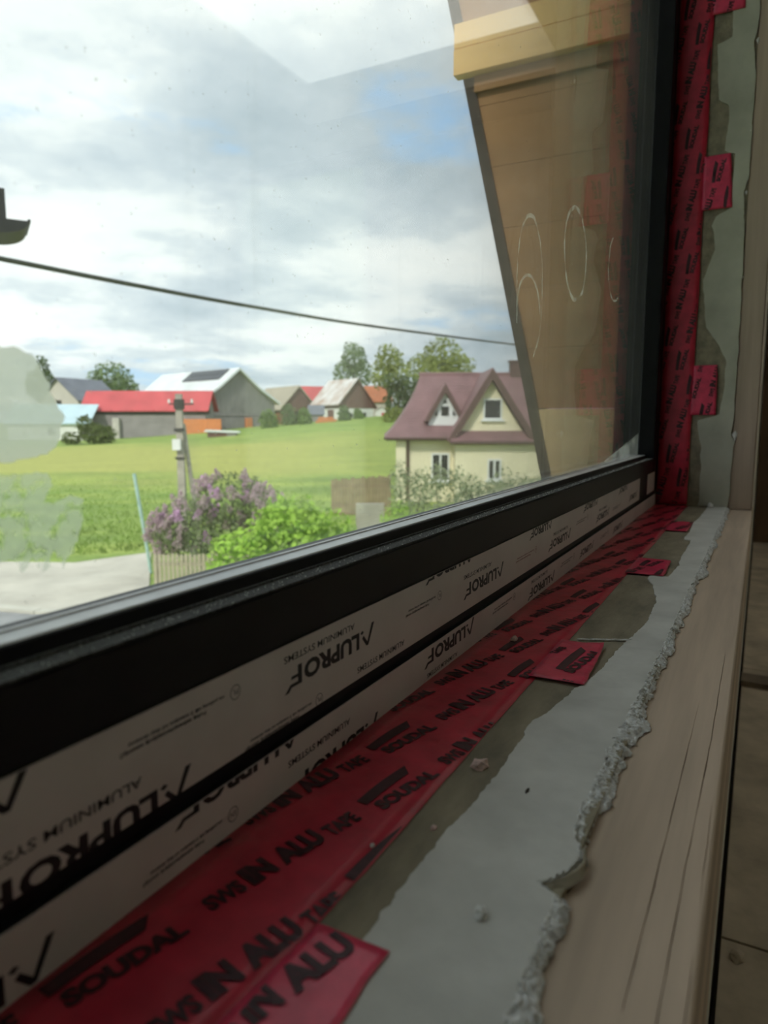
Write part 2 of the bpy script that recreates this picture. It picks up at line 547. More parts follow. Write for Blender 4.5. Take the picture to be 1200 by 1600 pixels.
# crumbling lip where the skim broke away over the wood
V, F = [], []
ex = [-0.08 + 0.0011 * i for i in range(700)] + [0.69 + 0.0025 * i for i in range(408)]
NE = 7
for x in ex:
    o = y_out(x) + 0.0008
    wd = max(0.0034, 0.0072 + 0.0075 * fbm(x * 14, 20.0) + 0.002 * fbm(x * 90, 21.0))
    if 0.31 < x < 0.46:
        wd += 0.0035
    if 0.266 < x < 0.292:
        wd = 0.0022
    for k in range(NE + 1):
        t = k / NE
        z = SILLZ + 0.0015 - 0.0042 * (0.55 * t + 0.45 * t ** 4) + (0.0016 * fbm(x * 330, t * 4.0, 3.0) if 0 < k else 0) + (0.0010 * fbm(x * 800, t * 9.0, 7.0) if 0 < k < NE else 0)
        V.append((x, o - wd * t + 0.0006 * fbm(x * 500, t * 5, 12.0), z))
for i in range(len(ex) - 1):
    for k in range(NE):
        F.append((i * (NE + 1) + k, i * (NE + 1) + k + 1, (i + 1) * (NE + 1) + k + 1, (i + 1) * (NE + 1) + k))
MB().add(V, F).build('broken_edge', M_crumb, sill, sb)

# wooden beam in front of the plaster, with drying cracks as real grooves
CR = [([(-0.3, 0.030), (0.22, 0.0292), (0.29, 0.0285), (0.385, 0.0278), (0.6, 0.0266), (1.8, 0.026)], 0.10, 0.52),
      ([(-0.3, 0.0200), (0.221, 0.0186), (0.31, 0.018), (0.448, 0.0161), (1.8, 0.0150)], 0.05, 0.66),
      ([(-0.3, 0.0112), (0.246, 0.0105), (0.6, 0.0118), (1.8, 0.0118)], 0.18, 0.40)]
beam = struct('trim_2', I(0.2, 0.03, -0.26), 'planed wooden beam along the room side of the sill')
bxs = [XL + 0.02 * i for i in range(60)] + [-0.1 + 0.004 * i for i in range(455)] + [1.80]
V, F = [], []
for x in bxs:
    row = [(0.0080, -0.34), (0.0080, -0.1962), (0.0084, -0.1948), (0.0094, -0.1940)]
    for pts, xa, xb in reversed(CR):
        c = lerp_list(pts, x) + 0.00025 * fbm(x * 40, 2.0)
        act = max(0.0, min(1.0, (x - xa) / 0.04, (xb - x) / 0.12)) * max(0.0, 0.45 + 1.1 * fbm(x * 16, pts[0][1] * 500))
        hw = 0.00014 + 0.00026 * min(1, act)
        row += [(c - hw, -0.1938), (c, -0.1938 - 0.0034 * min(1.0, act)), (c + hw, -0.1938)]
    row += [(0.036, -0.1937), (0.048, -0.1937), (0.0615, -0.1937), (0.0615, -0.34)]
    V += [(x, y, EYE.z + z) for y, z in row]
n = len(row)
for i in range(len(bxs) - 1):
    for k in range(n - 1):
        F.append((i * n + k, i * n + k + 1, (i + 1) * n + k + 1, (i + 1) * n + k))
MB().add(V, F).build('beam_face', M_wood, beam, beam.location)

# ================================================================== RIGHT-HAND REVEAL
jamb = struct('trim_3', I(XR, 0.13, 0.5), 'grey plastered window jamb with a wooden post at the room side')
jb = jamb.location
MB().box(XR, XR + 0.035, 0.0560, 0.296, EYE.z - 0.2055, EYE.z + WT).build('primed_bed', M_primer, jamb, jb)
JIN = [(-0.19, 0.116), (-0.06, 0.116), (-0.03, 0.125), (0.0, 0.128), (0.012, 0.084), (0.05, 0.080), (0.125, 0.077), (0.16, 0.092), (0.20, 0.122), (0.257, 0.128), (0.30, 0.131), (0.345, 0.118), (0.362, 0.112), (0.40, 0.117), (0.41, 0.121), (0.43, 0.112), (0.44, 0.088),
       (0.55, 0.084), (0.556, 0.104), (0.647, 0.100), (0.66, 0.121), (0.77, 0.130), (0.777, 0.103), (0.83, 0.104), (1.3, 0.11)]
JOUT = [(-0.19, 0.0555), (-0.06, 0.0535), (-0.045, 0.0500), (-0.03, 0.0600), (0.0, 0.0560), (0.2, 0.0555), (0.4, 0.0580), (0.47, 0.0640), (0.50, 0.0560), (0.7, 0.0555), (0.76, 0.0620), (0.79, 0.0560), (1.3, 0.0555)]
zs = [-0.1885 + 0.0045 * i for i in range(330)]
V, F = [], []
for z in zs:
    a = lerp_list(JOUT, z) + 0.0018 * fbm(z * 30, 31.0) + 0.001 * fbm(z * 120, 33.0)
    c = lerp_list(JIN, z) + 0.003 * fbm(z * 22, 35.0)
    V.append((XR - 0.001, a, EYE.z + z))
    for k in range(7):
        y = a + (c - a) * k / 6
        V.append((XR - 0.0035 + 0.0010 * fbm(z * 18, y * 18, 40.0), y, EYE.z + z))
    V.append((XR + 0.0005, c, EYE.z + z))
for i in range(len(zs) - 1):
    for k in range(8):
        F.append((i * 9 + k, i * 9 + k + 1, (i + 1) * 9 + k + 1, (i + 1) * 9 + k))
MB().add(V, F).build('plaster_skim', M_jplaster, jamb, jb)
MB().box(XR - 0.0005, XR + 0.15, 0.010, 0.0560, EYE.z - 0.1936, EYE.z + 1.95).build('post', M_post, jamb, jb, bevel=0.0018)
cb = MB()
for y, z, r in ((0.0535, -0.030, 0.0085), (0.0600, 0.470, 0.004), (0.0560, 0.762, 0.005), (0.0565, 0.30, 0.003), (0.058, 0.59, 0.003)):
    cb.add([(XR - 0.0030, y - r * 0.4, EYE.z + z + r), (XR - 0.0045, y + r * 0.5, EYE.z + z), (XR - 0.0030, y - r * 0.3, EYE.z + z - r * 1.6), (XR + 0.0005, y - r * 0.9, EYE.z + z)],
           [(0, 1, 3), (1, 2, 3), (0, 2, 1), (0, 3, 2)])
cb.build('broken_edge', M_crumb, jamb, jb)

# ================================================================== WINDOW
win = struct('window_1', I(0.2, 0.24, -0.19), 'fixed black window with white protective film still on its lower profiles')
wb = win.location
def wbox(name, m, x0, x1, y0, y1, z0, z1, bevel=0.0):
    return MB().box(x0, x1, y0, y1, EYE.z + z0, EYE.z + z1).build(name, m, win, wb, bevel=bevel)
YF, YG = 0.206, 0.239
TOPZ = WT
wbox('sill_profile', M_black, XL, XR, YF + 0.0004, 0.296, -0.1899, -0.1638)
wbox('joint_gasket', M_black, XL, XR, YF + 0.004, 0.294, -0.1638, -0.1550)
wbox('bottom_frame', M_black, XL, XR, YF + 0.0004, 0.296, -0.1550, -0.1120)
wbox('glazing_bead', M_black, XL + 0.07, 1.640, YF, 0.2380, -0.1120, -0.0832, 0.0008)
lip = MB().box(XL + 0.09, 1.640, YF + 0.0008, 0.2172, EYE.z - 0.0834, EYE.z - 0.0822).box(XL + 0.09, 1.640, 0.2172, 0.2186, EYE.z - 0.0834, EYE.z - 0.0811)
lip.build('bead_lip', M_bead, win, wb)
MB().prism([(0.2190, -0.0832), (0.2385, -0.0832), (0.2385, -0.0762), (0.2226, -0.0762), (0.2218, -0.0768)], XL + 0.09, 1.640,
           lambda p, q, t: (t, p, EYE.z + q)).build('glazing_gasket', M_rubber, win, wb)
MB().prism([(0.2240, -0.0762), (0.2385, -0.0762), (0.2385, -0.0750), (0.2364, -0.0750), (0.2360, -0.0757), (0.2244, -0.0756)], XL + 0.09, 1.640,
           lambda p, q, t: (t, p, EYE.z + q)).build('lit_gasket_lip', M_gasket_sheen, win, wb)
wbox('bottom_rebate', M_black, XL + 0.07, XR, 0.2640, 0.296, -0.1120, -0.1000)
wbox('right_frame', M_black, 1.654, XR, YF + 0.0004, 0.296, -0.1120, TOPZ)
wbox('right_bead', M_rubber, 1.640, 1.654, YF, 0.2195, -0.1120, TOPZ, 0.0008)
wbox('right_gasket', M_rubber, 1.645, 1.654, 0.2195, 0.2385, -0.0822, TOPZ)
wbox('left_frame', M_black, XL, XL + 0.09, YF + 0.0004, 0.296, -0.1120, TOPZ)
wbox('top_frame', M_black, XL, XR, YF + 0.0004, 0.296, TOPZ - 0.09, TOPZ)
M_glass = glass_mat()
pane = wbox('glass_pane', M_glass, XL + 0.085, 1.652, YG, YG + 0.004, -0.083, TOPZ - 0.085)
wbox('glass_pane', M_glass, XL + 0.085, 1.652, 0.258, 0.262, -0.083, TOPZ - 0.085)
wbox('glazing_spacer', M_black, XL + 0.085, 1.652, YG + 0.004, 0.258, -0.0835, -0.0795)

# marks on the inner pane: scraped-off label remains, soap rings
M_patch = veil_mat('label_glue', (0.95, 0.94, 0.90), 0.66, 140, 0.10, 0.36)
M_patch_thin = veil_mat('smeared_glue', (0.90, 0.92, 0.82), 0.36, 150, 0.30, 0.50)
M_soap = veil_mat('soap_ring', (0.85, 0.84, 0.80), 0.19, 60, 0.30, 0.70)
def outline(name, pts, m, jag, seed, label):
    g = YG / 0.26
    pts = [(a * g, b * g) for a, b in pts]
    dense = []
    for (x0, z0), (x1, z1) in zip(pts, pts[1:] + pts[:1]):
        k = max(2, int(math.hypot(x1 - x0, z1 - z0) / 0.0012))
        for i in range(k):
            t = i / k
            x, z = x0 + (x1 - x0) * t, z0 + (z1 - z0) * t
            dense.append((x + jag * fbm(x * 260, z * 260, seed), z + jag * fbm(x * 260, z * 260, seed + 9)))
    b = MB().prism(dense, YG - 0.0004, YG - 0.0002, lambda p, q, t: (p, t, EYE.z + q))
    o = b.build(name, m, pane, wb)
    o['label'] = label
outline('label_remains', [(0.02, 0.034), (0.12, 0.032), (0.174, 0.0285), (0.188, 0.027), (0.193, 0.017), (0.1955, 0.009), (0.201, 0.002), (0.198, -0.006), (0.1965, -0.010), (0.189, -0.0135), (0.182, -0.0155), (0.171, -0.0165), (0.02, -0.017)], M_patch, 0.0016, 3.0, 'pale crust of a scraped off label')
outline('glue_smear', [(0.02, -0.0205), (0.171, -0.0210), (0.190, -0.0215), (0.1935, -0.027), (0.188, -0.033), (0.193, -0.035), (0.2005, -0.031), (0.207, -0.034), (0.207, -0.043), (0.203, -0.053), (0.196, -0.0625), (0.192, -0.054), (0.189, -0.060), (0.1855, -0.0625), (0.182, -0.055), (0.178, -0.061), (0.172, -0.055), (0.02, -0.050)], M_patch_thin, 0.0012, 5.0, 'thin smear of glue with teeth left by a scraper')
outline('dust_smear', [(1.30, -0.082), (1.42, -0.071), (1.52, -0.060), (1.62, -0.054), (1.72, -0.045), (1.770, -0.030), (1.772, -0.084), (1.30, -0.0845)], veil_mat('dust_smear', (0.9, 0.9, 0.88), 0.30, 9, 0.25, 0.85), 0.004, 7.0, 'white dusty smear in the bottom right corner of the pane')
def soap_ring(cx, cz, rx, rz, w, a0=0.0, a1=2 * PI):
    g = YG / 0.26
    cx, cz, rx, rz = cx * g, cz * g, rx * g, rz * g
    V, F = [], []
    N = 48
    for i in range(N + 1):
        t = a0 + (a1 - a0) * i / N
        wob = 1 + 0.05 * fbm(math.cos(t) * 2, math.sin(t) * 2, cx * 9)
        for r in (1.0, 1.0 - w):
            for y in (YG - 0.0004, YG - 0.0002):
                V.append((cx + rx * wob * (1 - (1 - r) * 1.0) * math.cos(t), y, EYE.z + cz + rz * wob * r * math.sin(t)))
    for i in range(N):
        p, q = 4 * i, 4 * i + 4
        F += [(p, p + 2, q + 2, q), (p + 1, q + 1, q + 3, p + 3), (p, q, q + 1, p + 1), (p + 2, p + 3, q + 3, q + 2)]
    MB().add(V, F).build('soap_ring', M_soap, pane, wb)
soap_ring(1.092, 0.244, 0.072, 0.068, 0.09)
soap_ring(0.865, 0.160, 0.055, 0.088, 0.06, -1.2, 3.6)
soap_ring(0.862, 0.125, 0.050, 0.052, 0.08, 0.2, 3.4)
soap_ring(1.40, 0.278, 0.065, 0.057, 0.06, 2.0, 5.4)
# dust crumbs caught along the glass and the bead
V, F = [], []
rr = random.Random(5)
for k in range(1100):
    x = rr.uniform(0.1, 1.6)
    y, z = (rr.uniform(0.207, 0.2165), -0.0822) if rr.random() < 0.7 else (rr.uniform(0.2235, 0.2340), -0.0761)
    s = rr.uniform(0.00015, 0.00055) * (0.7 + x * 0.5)
    b = len(V)
    z += EYE.z
    V += [(x - s, y - s, z), (x + s, y - s * 0.6, z), (x, y + s, z), (x + s * 0.2, y, z + s * 1.1)]
    F += [(b, b + 1, b + 3), (b + 1, b + 2, b + 3), (b + 2, b, b + 3)]
MB().add(V, F).build('dust_crumbs', mat('dust', (0.62, 0.61, 0.58), rough=1.0), win, wb, kind='stuff')

# protective films with their print
def film(x0, x1, z0, z1):
    return wbox('protective_film', M_film, x0, x1, YF - 0.0005, YF + 0.0003, z0, z1)
upper = film(XL + 0.02, 1.452, -0.1545, -0.1128)
film(1.560, 1.668, -0.1545, -0.1128)
lower = film(XL + 0.02, 1.700, -0.1899, -0.1642)
def place_print(words, notes, par, zlo, zhi, x_hi):
    P, Q = Print(), Print()
    for w in words:
        if w[0] == 'L':
            P.text('', *w[1:], shape=LOGO)
        else:
            P.text('ALUMINIUM SYSTEMS', *w[1:], fat=0.012)
    for x0, x1, z1, code, red in notes:
        T = Q if red else P
        T.text('nie później niż 3 miesiące od daty dostawy', x0 + 0.004, x1, z1 - 0.0022, z1, fat=0.03)
        T.text('Folię zabezpieczającą usunąć', x0, x1 - 0.012, z1 - 0.0050, z1 - 0.0027, fat=0.03)
        T.text(code, x1 + 0.0055, x1 + 0.0095, z1 - 0.0030, z1 - 0.0005, fat=0.0)
        T.ring(x1 + 0.0075, z1 - 0.0018, 0.0036, 0.0004)
    for T, m, nm in ((P, M_ink, 'printed_lettering'), (Q, M_redink, 'printed_note')):
        if not T.bm.verts:
            T.bm.free()
            continue
        T.clip(0, 1, zhi)
        T.clip(0, -1, -zlo)
        T.clip(1, 0, x_hi)
        T.build(nm, m, par, lambda x, z: tuple(Vector(I(x, YF - 0.00058, z)) - wb))
place_print([('L', 0.040, 0.138, -0.1262, -0.1115), ('L', 0.448, 0.542, -0.1172, -0.1035), ('L', 0.705, 0.793, -0.1235, -0.1105), ('L', 0.955, 1.05, -0.1235, -0.110), ('L', 1.22, 1.31, -0.124, -0.111),
             ('L', 0.278, 0.372, -0.1385, -0.1235), ('L', 0.522, 0.622, -0.1450, -0.1300), ('L', 0.113, 0.211, -0.1590, -0.1442), ('L', 0.780, 0.886, -0.1480, -0.134), ('L', 1.04, 1.14, -0.149, -0.135), ('L', 1.33, 1.42, -0.147, -0.133),
             ('S', 0.278, 0.348, -0.1222, -0.1185), ('S', 0.522, 0.588, -0.1282, -0.1245), ('S', 0.108, 0.184, -0.1415, -0.1375), ('S', 0.351, 0.414, -0.1508, -0.1470), ('S', 0.80, 0.87, -0.1325, -0.129), ('S', 1.06, 1.12, -0.1335, -0.130)],
            [(0.174, 0.233, -0.1215, 'PL', False), (0.416, 0.466, -0.1280, 'PL', False), (0.246, 0.302, -0.1500, 'PL', False), (0.660, 0.722, -0.1345, 'EN', True), (0.915, 0.975, -0.130, 'PL', False), (1.17, 1.23, -0.140, 'PL', False)],
            upper, -0.1545, -0.1128, 1.452)
place_print([('L', 0.046, 0.143, -0.1905, -0.1748), ('L', 0.447, 0.547, -0.1795, -0.1645), ('L', 0.283, 0.377, -0.1990, -0.1838), ('L', 0.200, 0.290, -0.1700, -0.1560), ('L', 0.704, 0.812, -0.1875, -0.1740), ('L', 0.94, 1.03, -0.184, -0.171), ('L', 1.18, 1.27, -0.185, -0.172),
             ('S', 0.280, 0.342, -0.1785, -0.1748), ('S', 0.715, 0.78, -0.1715, -0.168), ('S', 0.452, 0.51, -0.1875, -0.184)],
            [(0.182, 0.229, -0.1790, 'EN', False), (0.594, 0.650, -0.1700, 'EN', False), (0.84, 0.90, -0.172, 'PL', False), (1.08, 1.13, -0.173, 'PL', False)],
            lower, -0.1899, -0.1642, 1.70)

# ================================================================== RED SEALING TAPE
def wave_logo():
    top = [(0.0 + 1.0 * k / 8, 0.55 + 0.45 * (k / 8) + 0.10 * math.sin(PI * k / 8)) for k in range(9)]
    low = [(0.02 + 0.86 * k / 8, 0.0 + 0.38 * (k / 8) + 0.05 * math.sin(PI * k / 8)) for k in range(9)]
    vs = top + low
    fs = [(9 + k, 9 + k + 1, k + 1, k) for k in range(8)]
    return vs, fs
WAVE = wave_logo()
SLOPE = -0.23
def tape_rows(P, s0, s1, t_ref, rows, s_shift=0.0, slope=SLOPE):
    """slanting rows of print: s runs along the roll, t across it"""
    c = math.cos(math.atan(slope)); d = math.sin(math.atan(slope))
    def run(text, s, t, w, h, fat, shear=0.0, shape=None):
        if shape is None:
            vs, fs = glyphs(text, fat, shear)
            shape = (unit(vs), fs)
        P.put(shape, lambda u, v: (s + w * u * c - h * v * d, t + w * u * d + h * v * c))
    for k in rows:
        st = 0.091 - 0.053 * k + s_shift
        st -= 0.152 * math.ceil((st - s0 + 0.15) / 0.152)
        while st < s1:
            base = lambda q: t_ref + slope * (q - 0.265 - s_shift) - 0.0370 * k
            for text, o, w, h, fat in (('SWS', 0.0, 0.0180, 0.0092, 0.045), ('IN', 0.0200, 0.0140, 0.0132, 0.07), ('ALU', 0.0370, 0.0250, 0.0132, 0.07), ('TAPE', 0.0645, 0.0195, 0.0094, 0.045)):
                run(text, st + o, base(st + o) - 0.0025, w, h, fat)
            q = st + 0.095
            run('SOUDAL', q, base(q) - 0.0058, 0.0460, 0.0088, 0.06)
            run('', q - 0.001, base(q) + 0.0042, 0.0440, 0.0115, 0, shape=(WAVE[0], WAVE[1]))
            st += 0.152

def tape_sheet(name, label, poly_lo, poly_hi, s0, s1, n, fn, m, group, loc, thick=0.0003, rough=0.0004, m_across=6, step=None, curl=None):
    """tape skin between two edges, a little uneven; fn(s, t, h) maps to the scene"""
    V, F = [], []
    for i in range(n + 1):
        s = s0 + (s1 - s0) * i / n
        a, b = poly_lo(s), poly_hi(s)
        for j in range(m_across + 1):
            t = a + (b - a) * j / m_across
            h = thick + rough * (0.5 + 0.5 * fbm(s * 60, t * 60, 4.0)) + (curl(s, t) if curl else 0.0)
            V.append(fn(s, t, h))
    w = m_across + 1
    for i in range(n):
        for j in range(m_across):
            F.append((i * w + j, i * w + j + 1, (i + 1) * w + j + 1, (i + 1) * w + j))
    o = MB().add(V, F).build(name, m, None, loc, smooth=True)
    so = o.modifiers.new('thickness', 'SOLIDIFY')
    so.thickness = 0.00022
    so.offset = 0
    return tag(o, label, 'tape', group)

TG = 'red sealing tape around the window'
Lz = SILLZ
sill_fn = lambda s, t, h: (s, t, Lz + h)
jamb_fn = lambda s, t, h: (XR - h, t, EYE.z + s)
lo = lambda s: 0.1372 + 0.0009 * fbm(s * 9, 50.0) + 0.0003 * fbm(s * 60, 51.0)
loc = I(0.3, 0.17, -0.19)
t1 = tape_sheet('sealing_tape', 'long dark red tape strip along the sill under the film, printed in slanting rows', lo, lambda s: 0.2054, -0.6, 1.705, 260, sill_fn, M_tape, TG, loc)
P = Print()
tape_rows(P, -0.05, 1.72, 0.199, range(-8, 4))
P.clip(0, -1, -0.1377); P.clip(0, 1, 0.2050); P.clip(1, 0, 1.700); P.clip(-1, 0, 0.05)
P.build('printed_lettering', M_tapeink, t1, lambda s, t: tuple(Vector(sill_fn(s, t, 0.0011)) - Vector(loc)))
lo2 = lambda s: 0.1395 + 0.0016 * fbm(s * 9, 60.0)
locj = I(XR, 0.17, 0.4)
t2 = tape_sheet('sealing_tape', 'long dark red tape strip running up the jamb beside the black frame', lo2, lambda s: 0.2050, -0.188, 1.29, 160, jamb_fn, M_tape, TG, locj, thick=0.0036)
P = Print()
tape_rows(P, -0.2, 1.3, 0.199, range(-6, 6), 0.03)
P.clip(0, -1, -0.1415); P.clip(0, 1, 0.2045); P.clip(-1, 0, 0.186); P.clip(1, 0, 1.28)
P.build('printed_lettering', M_tapeink, t2, lambda s, t: tuple(Vector(jamb_fn(s, t, 0.0046)) - Vector(locj)))

def tab(label, s0, s1, t0, t1, fn, loc, base, group, pr, curl=None, skew=(0, 0)):
    """short tape piece lapping over the long strip; t0 is its free end"""
    loe = lambda s: t0 + skew[0] * (s - s0) + 0.0012 * fbm(s * 70, t0 * 50, 8.0)
    hie = lambda s: t1 + skew[1] * (s - s0)
    o = tape_sheet('tape_tab', label, loe, hie, s0, s1, 16, fn, M_tapetab, group, loc, thick=base, rough=0.0006, m_across=10, curl=curl)
    P = Print()
    pr(P)
    P.clip(1, 0, s1 - 0.0006); P.clip(-1, 0, -s0 - 0.0006)
    e0 = max(loe(s0), loe(s1)) + 0.0006
    P.clip(0, -1, -e0); P.clip(0, 1, min(hie(s0), hie(s1)))
    P.build('printed_lettering', M_tapeink, o, lambda s, t: tuple(Vector(fn(s, t, base + 0.0009 + (curl(s, t) if curl else 0))) - Vector(loc)))
def pr1(P):
    for text, s, t, w, h in (('S', 0.140, 0.1345, 0.012, 0.0085), ('IN', 0.1545, 0.1285, 0.0125, 0.0125), ('ALU', 0.1705, 0.1235, 0.028, 0.0125)):
        vs, fs = glyphs(text, 0.06)
        P.put((unit(vs), fs), lambda u, v: (s + w * u + h * v * 0.25, t - 0.28 * w * u + h * v))
def pr2(P):
    for text, s, t, w, h in (('TAPE', 0.474, 0.1125, 0.022, 0.008), ('SOUDAL', 0.512, 0.1135, 0.062, 0.0085)):
        vs, fs = glyphs(text, 0.06)
        P.put((unit(vs), fs), lambda u, v: (s + w * u + h * v * 0.2, t - 0.16 * w * u + h * v))
    P.put(WAVE, lambda u, v: (0.515 + 0.060 * u + 0.002 * v, 0.1215 - 0.011 * u + 0.0115 * v))
    vs, fs = glyphs('TAPE', 0.06)
    P.put((unit(vs), fs), lambda u, v: (0.55 + 0.02 * u, 0.1360 - 0.004 * u + 0.006 * v))
def rows_pr(ref, shift):
    def f(P):
        tape_rows(P, -0.3, 1.6, ref, range(-12, 10), shift)
    return f
SG, JG = 'tape tabs across the sill', 'tape tabs across the jamb'
tab('pink red tape tab nearest the camera, lying over the strip on the sill', 0.130, 0.2025, 0.1045, 0.1415, sill_fn, I(0.17, 0.12, -0.19), 0.0022, SG, pr1, None, (0.02, -0.08))
curl2 = lambda s, t: 0.004 * max(0.0, (s - 0.565) / 0.03) ** 2 * max(0.0, (0.122 - t) / 0.02)
tab('pink red tape tab with curled corner, second nearest tab on the sill', 0.494, 0.592, 0.1010, 0.1420, sill_fn, I(0.54, 0.12, -0.19), 0.0022, SG, pr2, curl2, (0.05, 0.0))
tab('third pink red tape tab along the sill, over an olive damp patch', 0.900, 1.008, 0.0945, 0.1400, sill_fn, I(0.95, 0.12, -0.19), 0.0022, SG, rows_pr(0.193, 0.05), None, (0.03, 0))
tab('farthest small pink red tape tab on the sill near the jamb', 1.290, 1.415, 0.1025, 0.1400, sill_fn, I(1.35, 0.12, -0.19), 0.0022, SG, rows_pr(0.190, 0.08), None, (0, 0))
tab('lowest pink red tape tab on the jamb, reaching toward the room', 0.012, 0.119, 0.0915, 0.1430, jamb_fn, I(XR, 0.12, 0.06), 0.0046, JG, rows_pr(0.196, 0.02), None, (0.02, -0.02))
tab('middle pink red tape tab on the jamb, beside chipped plaster', 0.443, 0.552, 0.0840, 0.1430, jamb_fn, I(XR, 0.12, 0.50), 0.0046, JG, rows_pr(0.192, 0.06), None, (0.07, 0.0))
tab('topmost pink red tape tab on the jamb, cut by the picture top', 0.828, 0.930, 0.0820, 0.1430, jamb_fn, I(XR, 0.12, 0.87), 0.0046, JG, rows_pr(0.199, 0.01), None, (0.03, 0.0))

# ================================================================== CRUMBS AND SCRAPS
def crumb(name, label, x, y, z, sx, sy, sz, m, seed, group='plaster crumbs on the sill'):
    bm = bmesh.new()
    bmesh.ops.create_icosphere(bm, subdivisions=2, radius=1.0)
    for v in bm.verts:
        k = 1 + 0.45 * fbm(v.co.x * 1.7 + seed, v.co.y * 1.7, v.co.z * 1.7, 3)
        v.co = Vector((v.co.x * sx * k, v.co.y * sy * k, max(-0.25, v.co.z) * sz * k))
    zl = min(v.co.z for v in bm.verts)
    for v in bm.verts:
        v.co.z -= zl
    me = bpy.data.meshes.new(name)
    bm.to_mesh(me)
    bm.free()
    me.materials.append(m)
    o = bpy.data.objects.new(name, me)
    COL.objects.link(o)
    o.location = I(x, y, z)
    return tag(o, label, 'crumb', group)
crumb('plaster_chip', 'largest pinkish chip lying on the olive band beside the tape', 0.350, 0.1262, -0.190, 0.0058, 0.0042, 0.0036, M_pink, 1.3)
crumb('plaster_chip', 'white jagged chip alone on the grey plaster, nearest the camera', 0.236, 0.0838, -0.1884, 0.0031, 0.0024, 0.0026, M_white, 4.1)
crumb('plaster_chip', 'small pale chip on the olive band left of the pinkish chip', 0.283, 0.1245, -0.190, 0.0020, 0.0014, 0.0012, M_pink, 7.7)
crumb('plaster_chip', 'tiny white sliver on the dark logo at the tape edge', 0.256, 0.1425, -0.1888, 0.0014, 0.0010, 0.0010, M_white, 2.2)
crumb('plaster_chip', 'whitish torn scrap lying on the tape before the second tab', 0.575, 0.1790, -0.1888, 0.0062, 0.0030, 0.0026, M_pink, 9.4)
crumb('plaster_chip', 'dark speck lying on the middle of the grey plaster', 0.334, 0.0950, -0.1884, 0.0030, 0.0008, 0.0008, M_crack, 5.5)
crumb('plaster_chip', 'pale lump in the corner where the jamb meets the sill', 1.690, 0.0900, -0.1885, 0.0090, 0.0060, 0.0070, M_white, 6.6)
rd = MB().tube([I(0.602 + 0.002 * k, 0.1305 - 0.0042 * k + 0.0008 * math.sin(k * 2.1), -0.1888 + 0.0002 * (k % 2)) for k in range(11)], 0.0010, 6)
tag(rd.build('plaster_ridge', M_crumb, None, I(0.61, 0.11, -0.190)), 'thin pale ridge of plaster across the olive patch behind the curled tab', 'crumb')
# flap of torn plaster lifting at the edge
ch = MB()
pts = [(0.2665, 0.0690), (0.2700, 0.0660), (0.2750, 0.0625), (0.2830, 0.0590), (0.2900, 0.0572), (0.2990, 0.0585)]
V, F = [], []
for i, (x, y) in enumerate(pts):
    w = 0.0030 * math.sin(PI * (i + 0.3) / 5.8) + 0.0004
    V += [(x, y, EYE.z - 0.1893), (x - 0.2 * w, y - 0.5 * w, EYE.z - 0.1885), (x - w * 1.6, y - w, EYE.z - 0.1905), (x - w * 0.6, y - 0.6 * w, EYE.z - 0.1915)]
for i in range(len(pts) - 1):
    for k in range(4):
        F.append((4 * i + k, 4 * i + (k + 1) % 4, 4 * i + 4 + (k + 1) % 4, 4 * i + 4 + k))
F += [(3, 2, 1, 0), (4 * 5, 4 * 5 + 1, 4 * 5 + 2, 4 * 5 + 3)]
tag(ch.add(V, F).build('torn_flap', M_primer, None, I(0.28, 0.062, -0.190)), 'dark torn flap lifting from the broken plaster edge', 'crumb')
bt = MB().box(3.19, 3.30, -1.6, 0.015, EYE.z + FZ + 0.0005, EYE.z + FZ + 0.024)
tag(bt.build('batten', mat('dark_batten', (0.16, 0.125, 0.09), rough=0.8, var=0.2, scale=12), None, I(3.24, -0.8, FZ)), 'dark batten lying across the room floor beyond the post', 'batten')
crumb('mortar_lump', 'small mortar lump on the room floor below the beam', 1.51, -0.02, FZ + 0.0005, 0.020, 0.014, 0.010, M_sheet, 3.9, None)
# ================================================================== OUTDOORS
# the village grid: u to the right, v away from the house, turned against the window line
SA = YAW - PI / 2
RU = Vector((math.cos(SA), math.sin(SA), 0))
RV = Vector((-math.sin(SA), math.cos(SA), 0))
def site(u, v, z=0.0):
    return RU * u + RV * v + Vector((0, 0, z))
def ground(u, v):
    t = max(0.0, min(1.0, (v - 30) / 88.0))
    t = t * t * (3 - 2 * t)
    return t * (1.9 + 0.085 * max(0.0, min(40.0, u + 38))) + (0.25 * fbm(u * 0.03, v * 0.03, 1.0) * t)

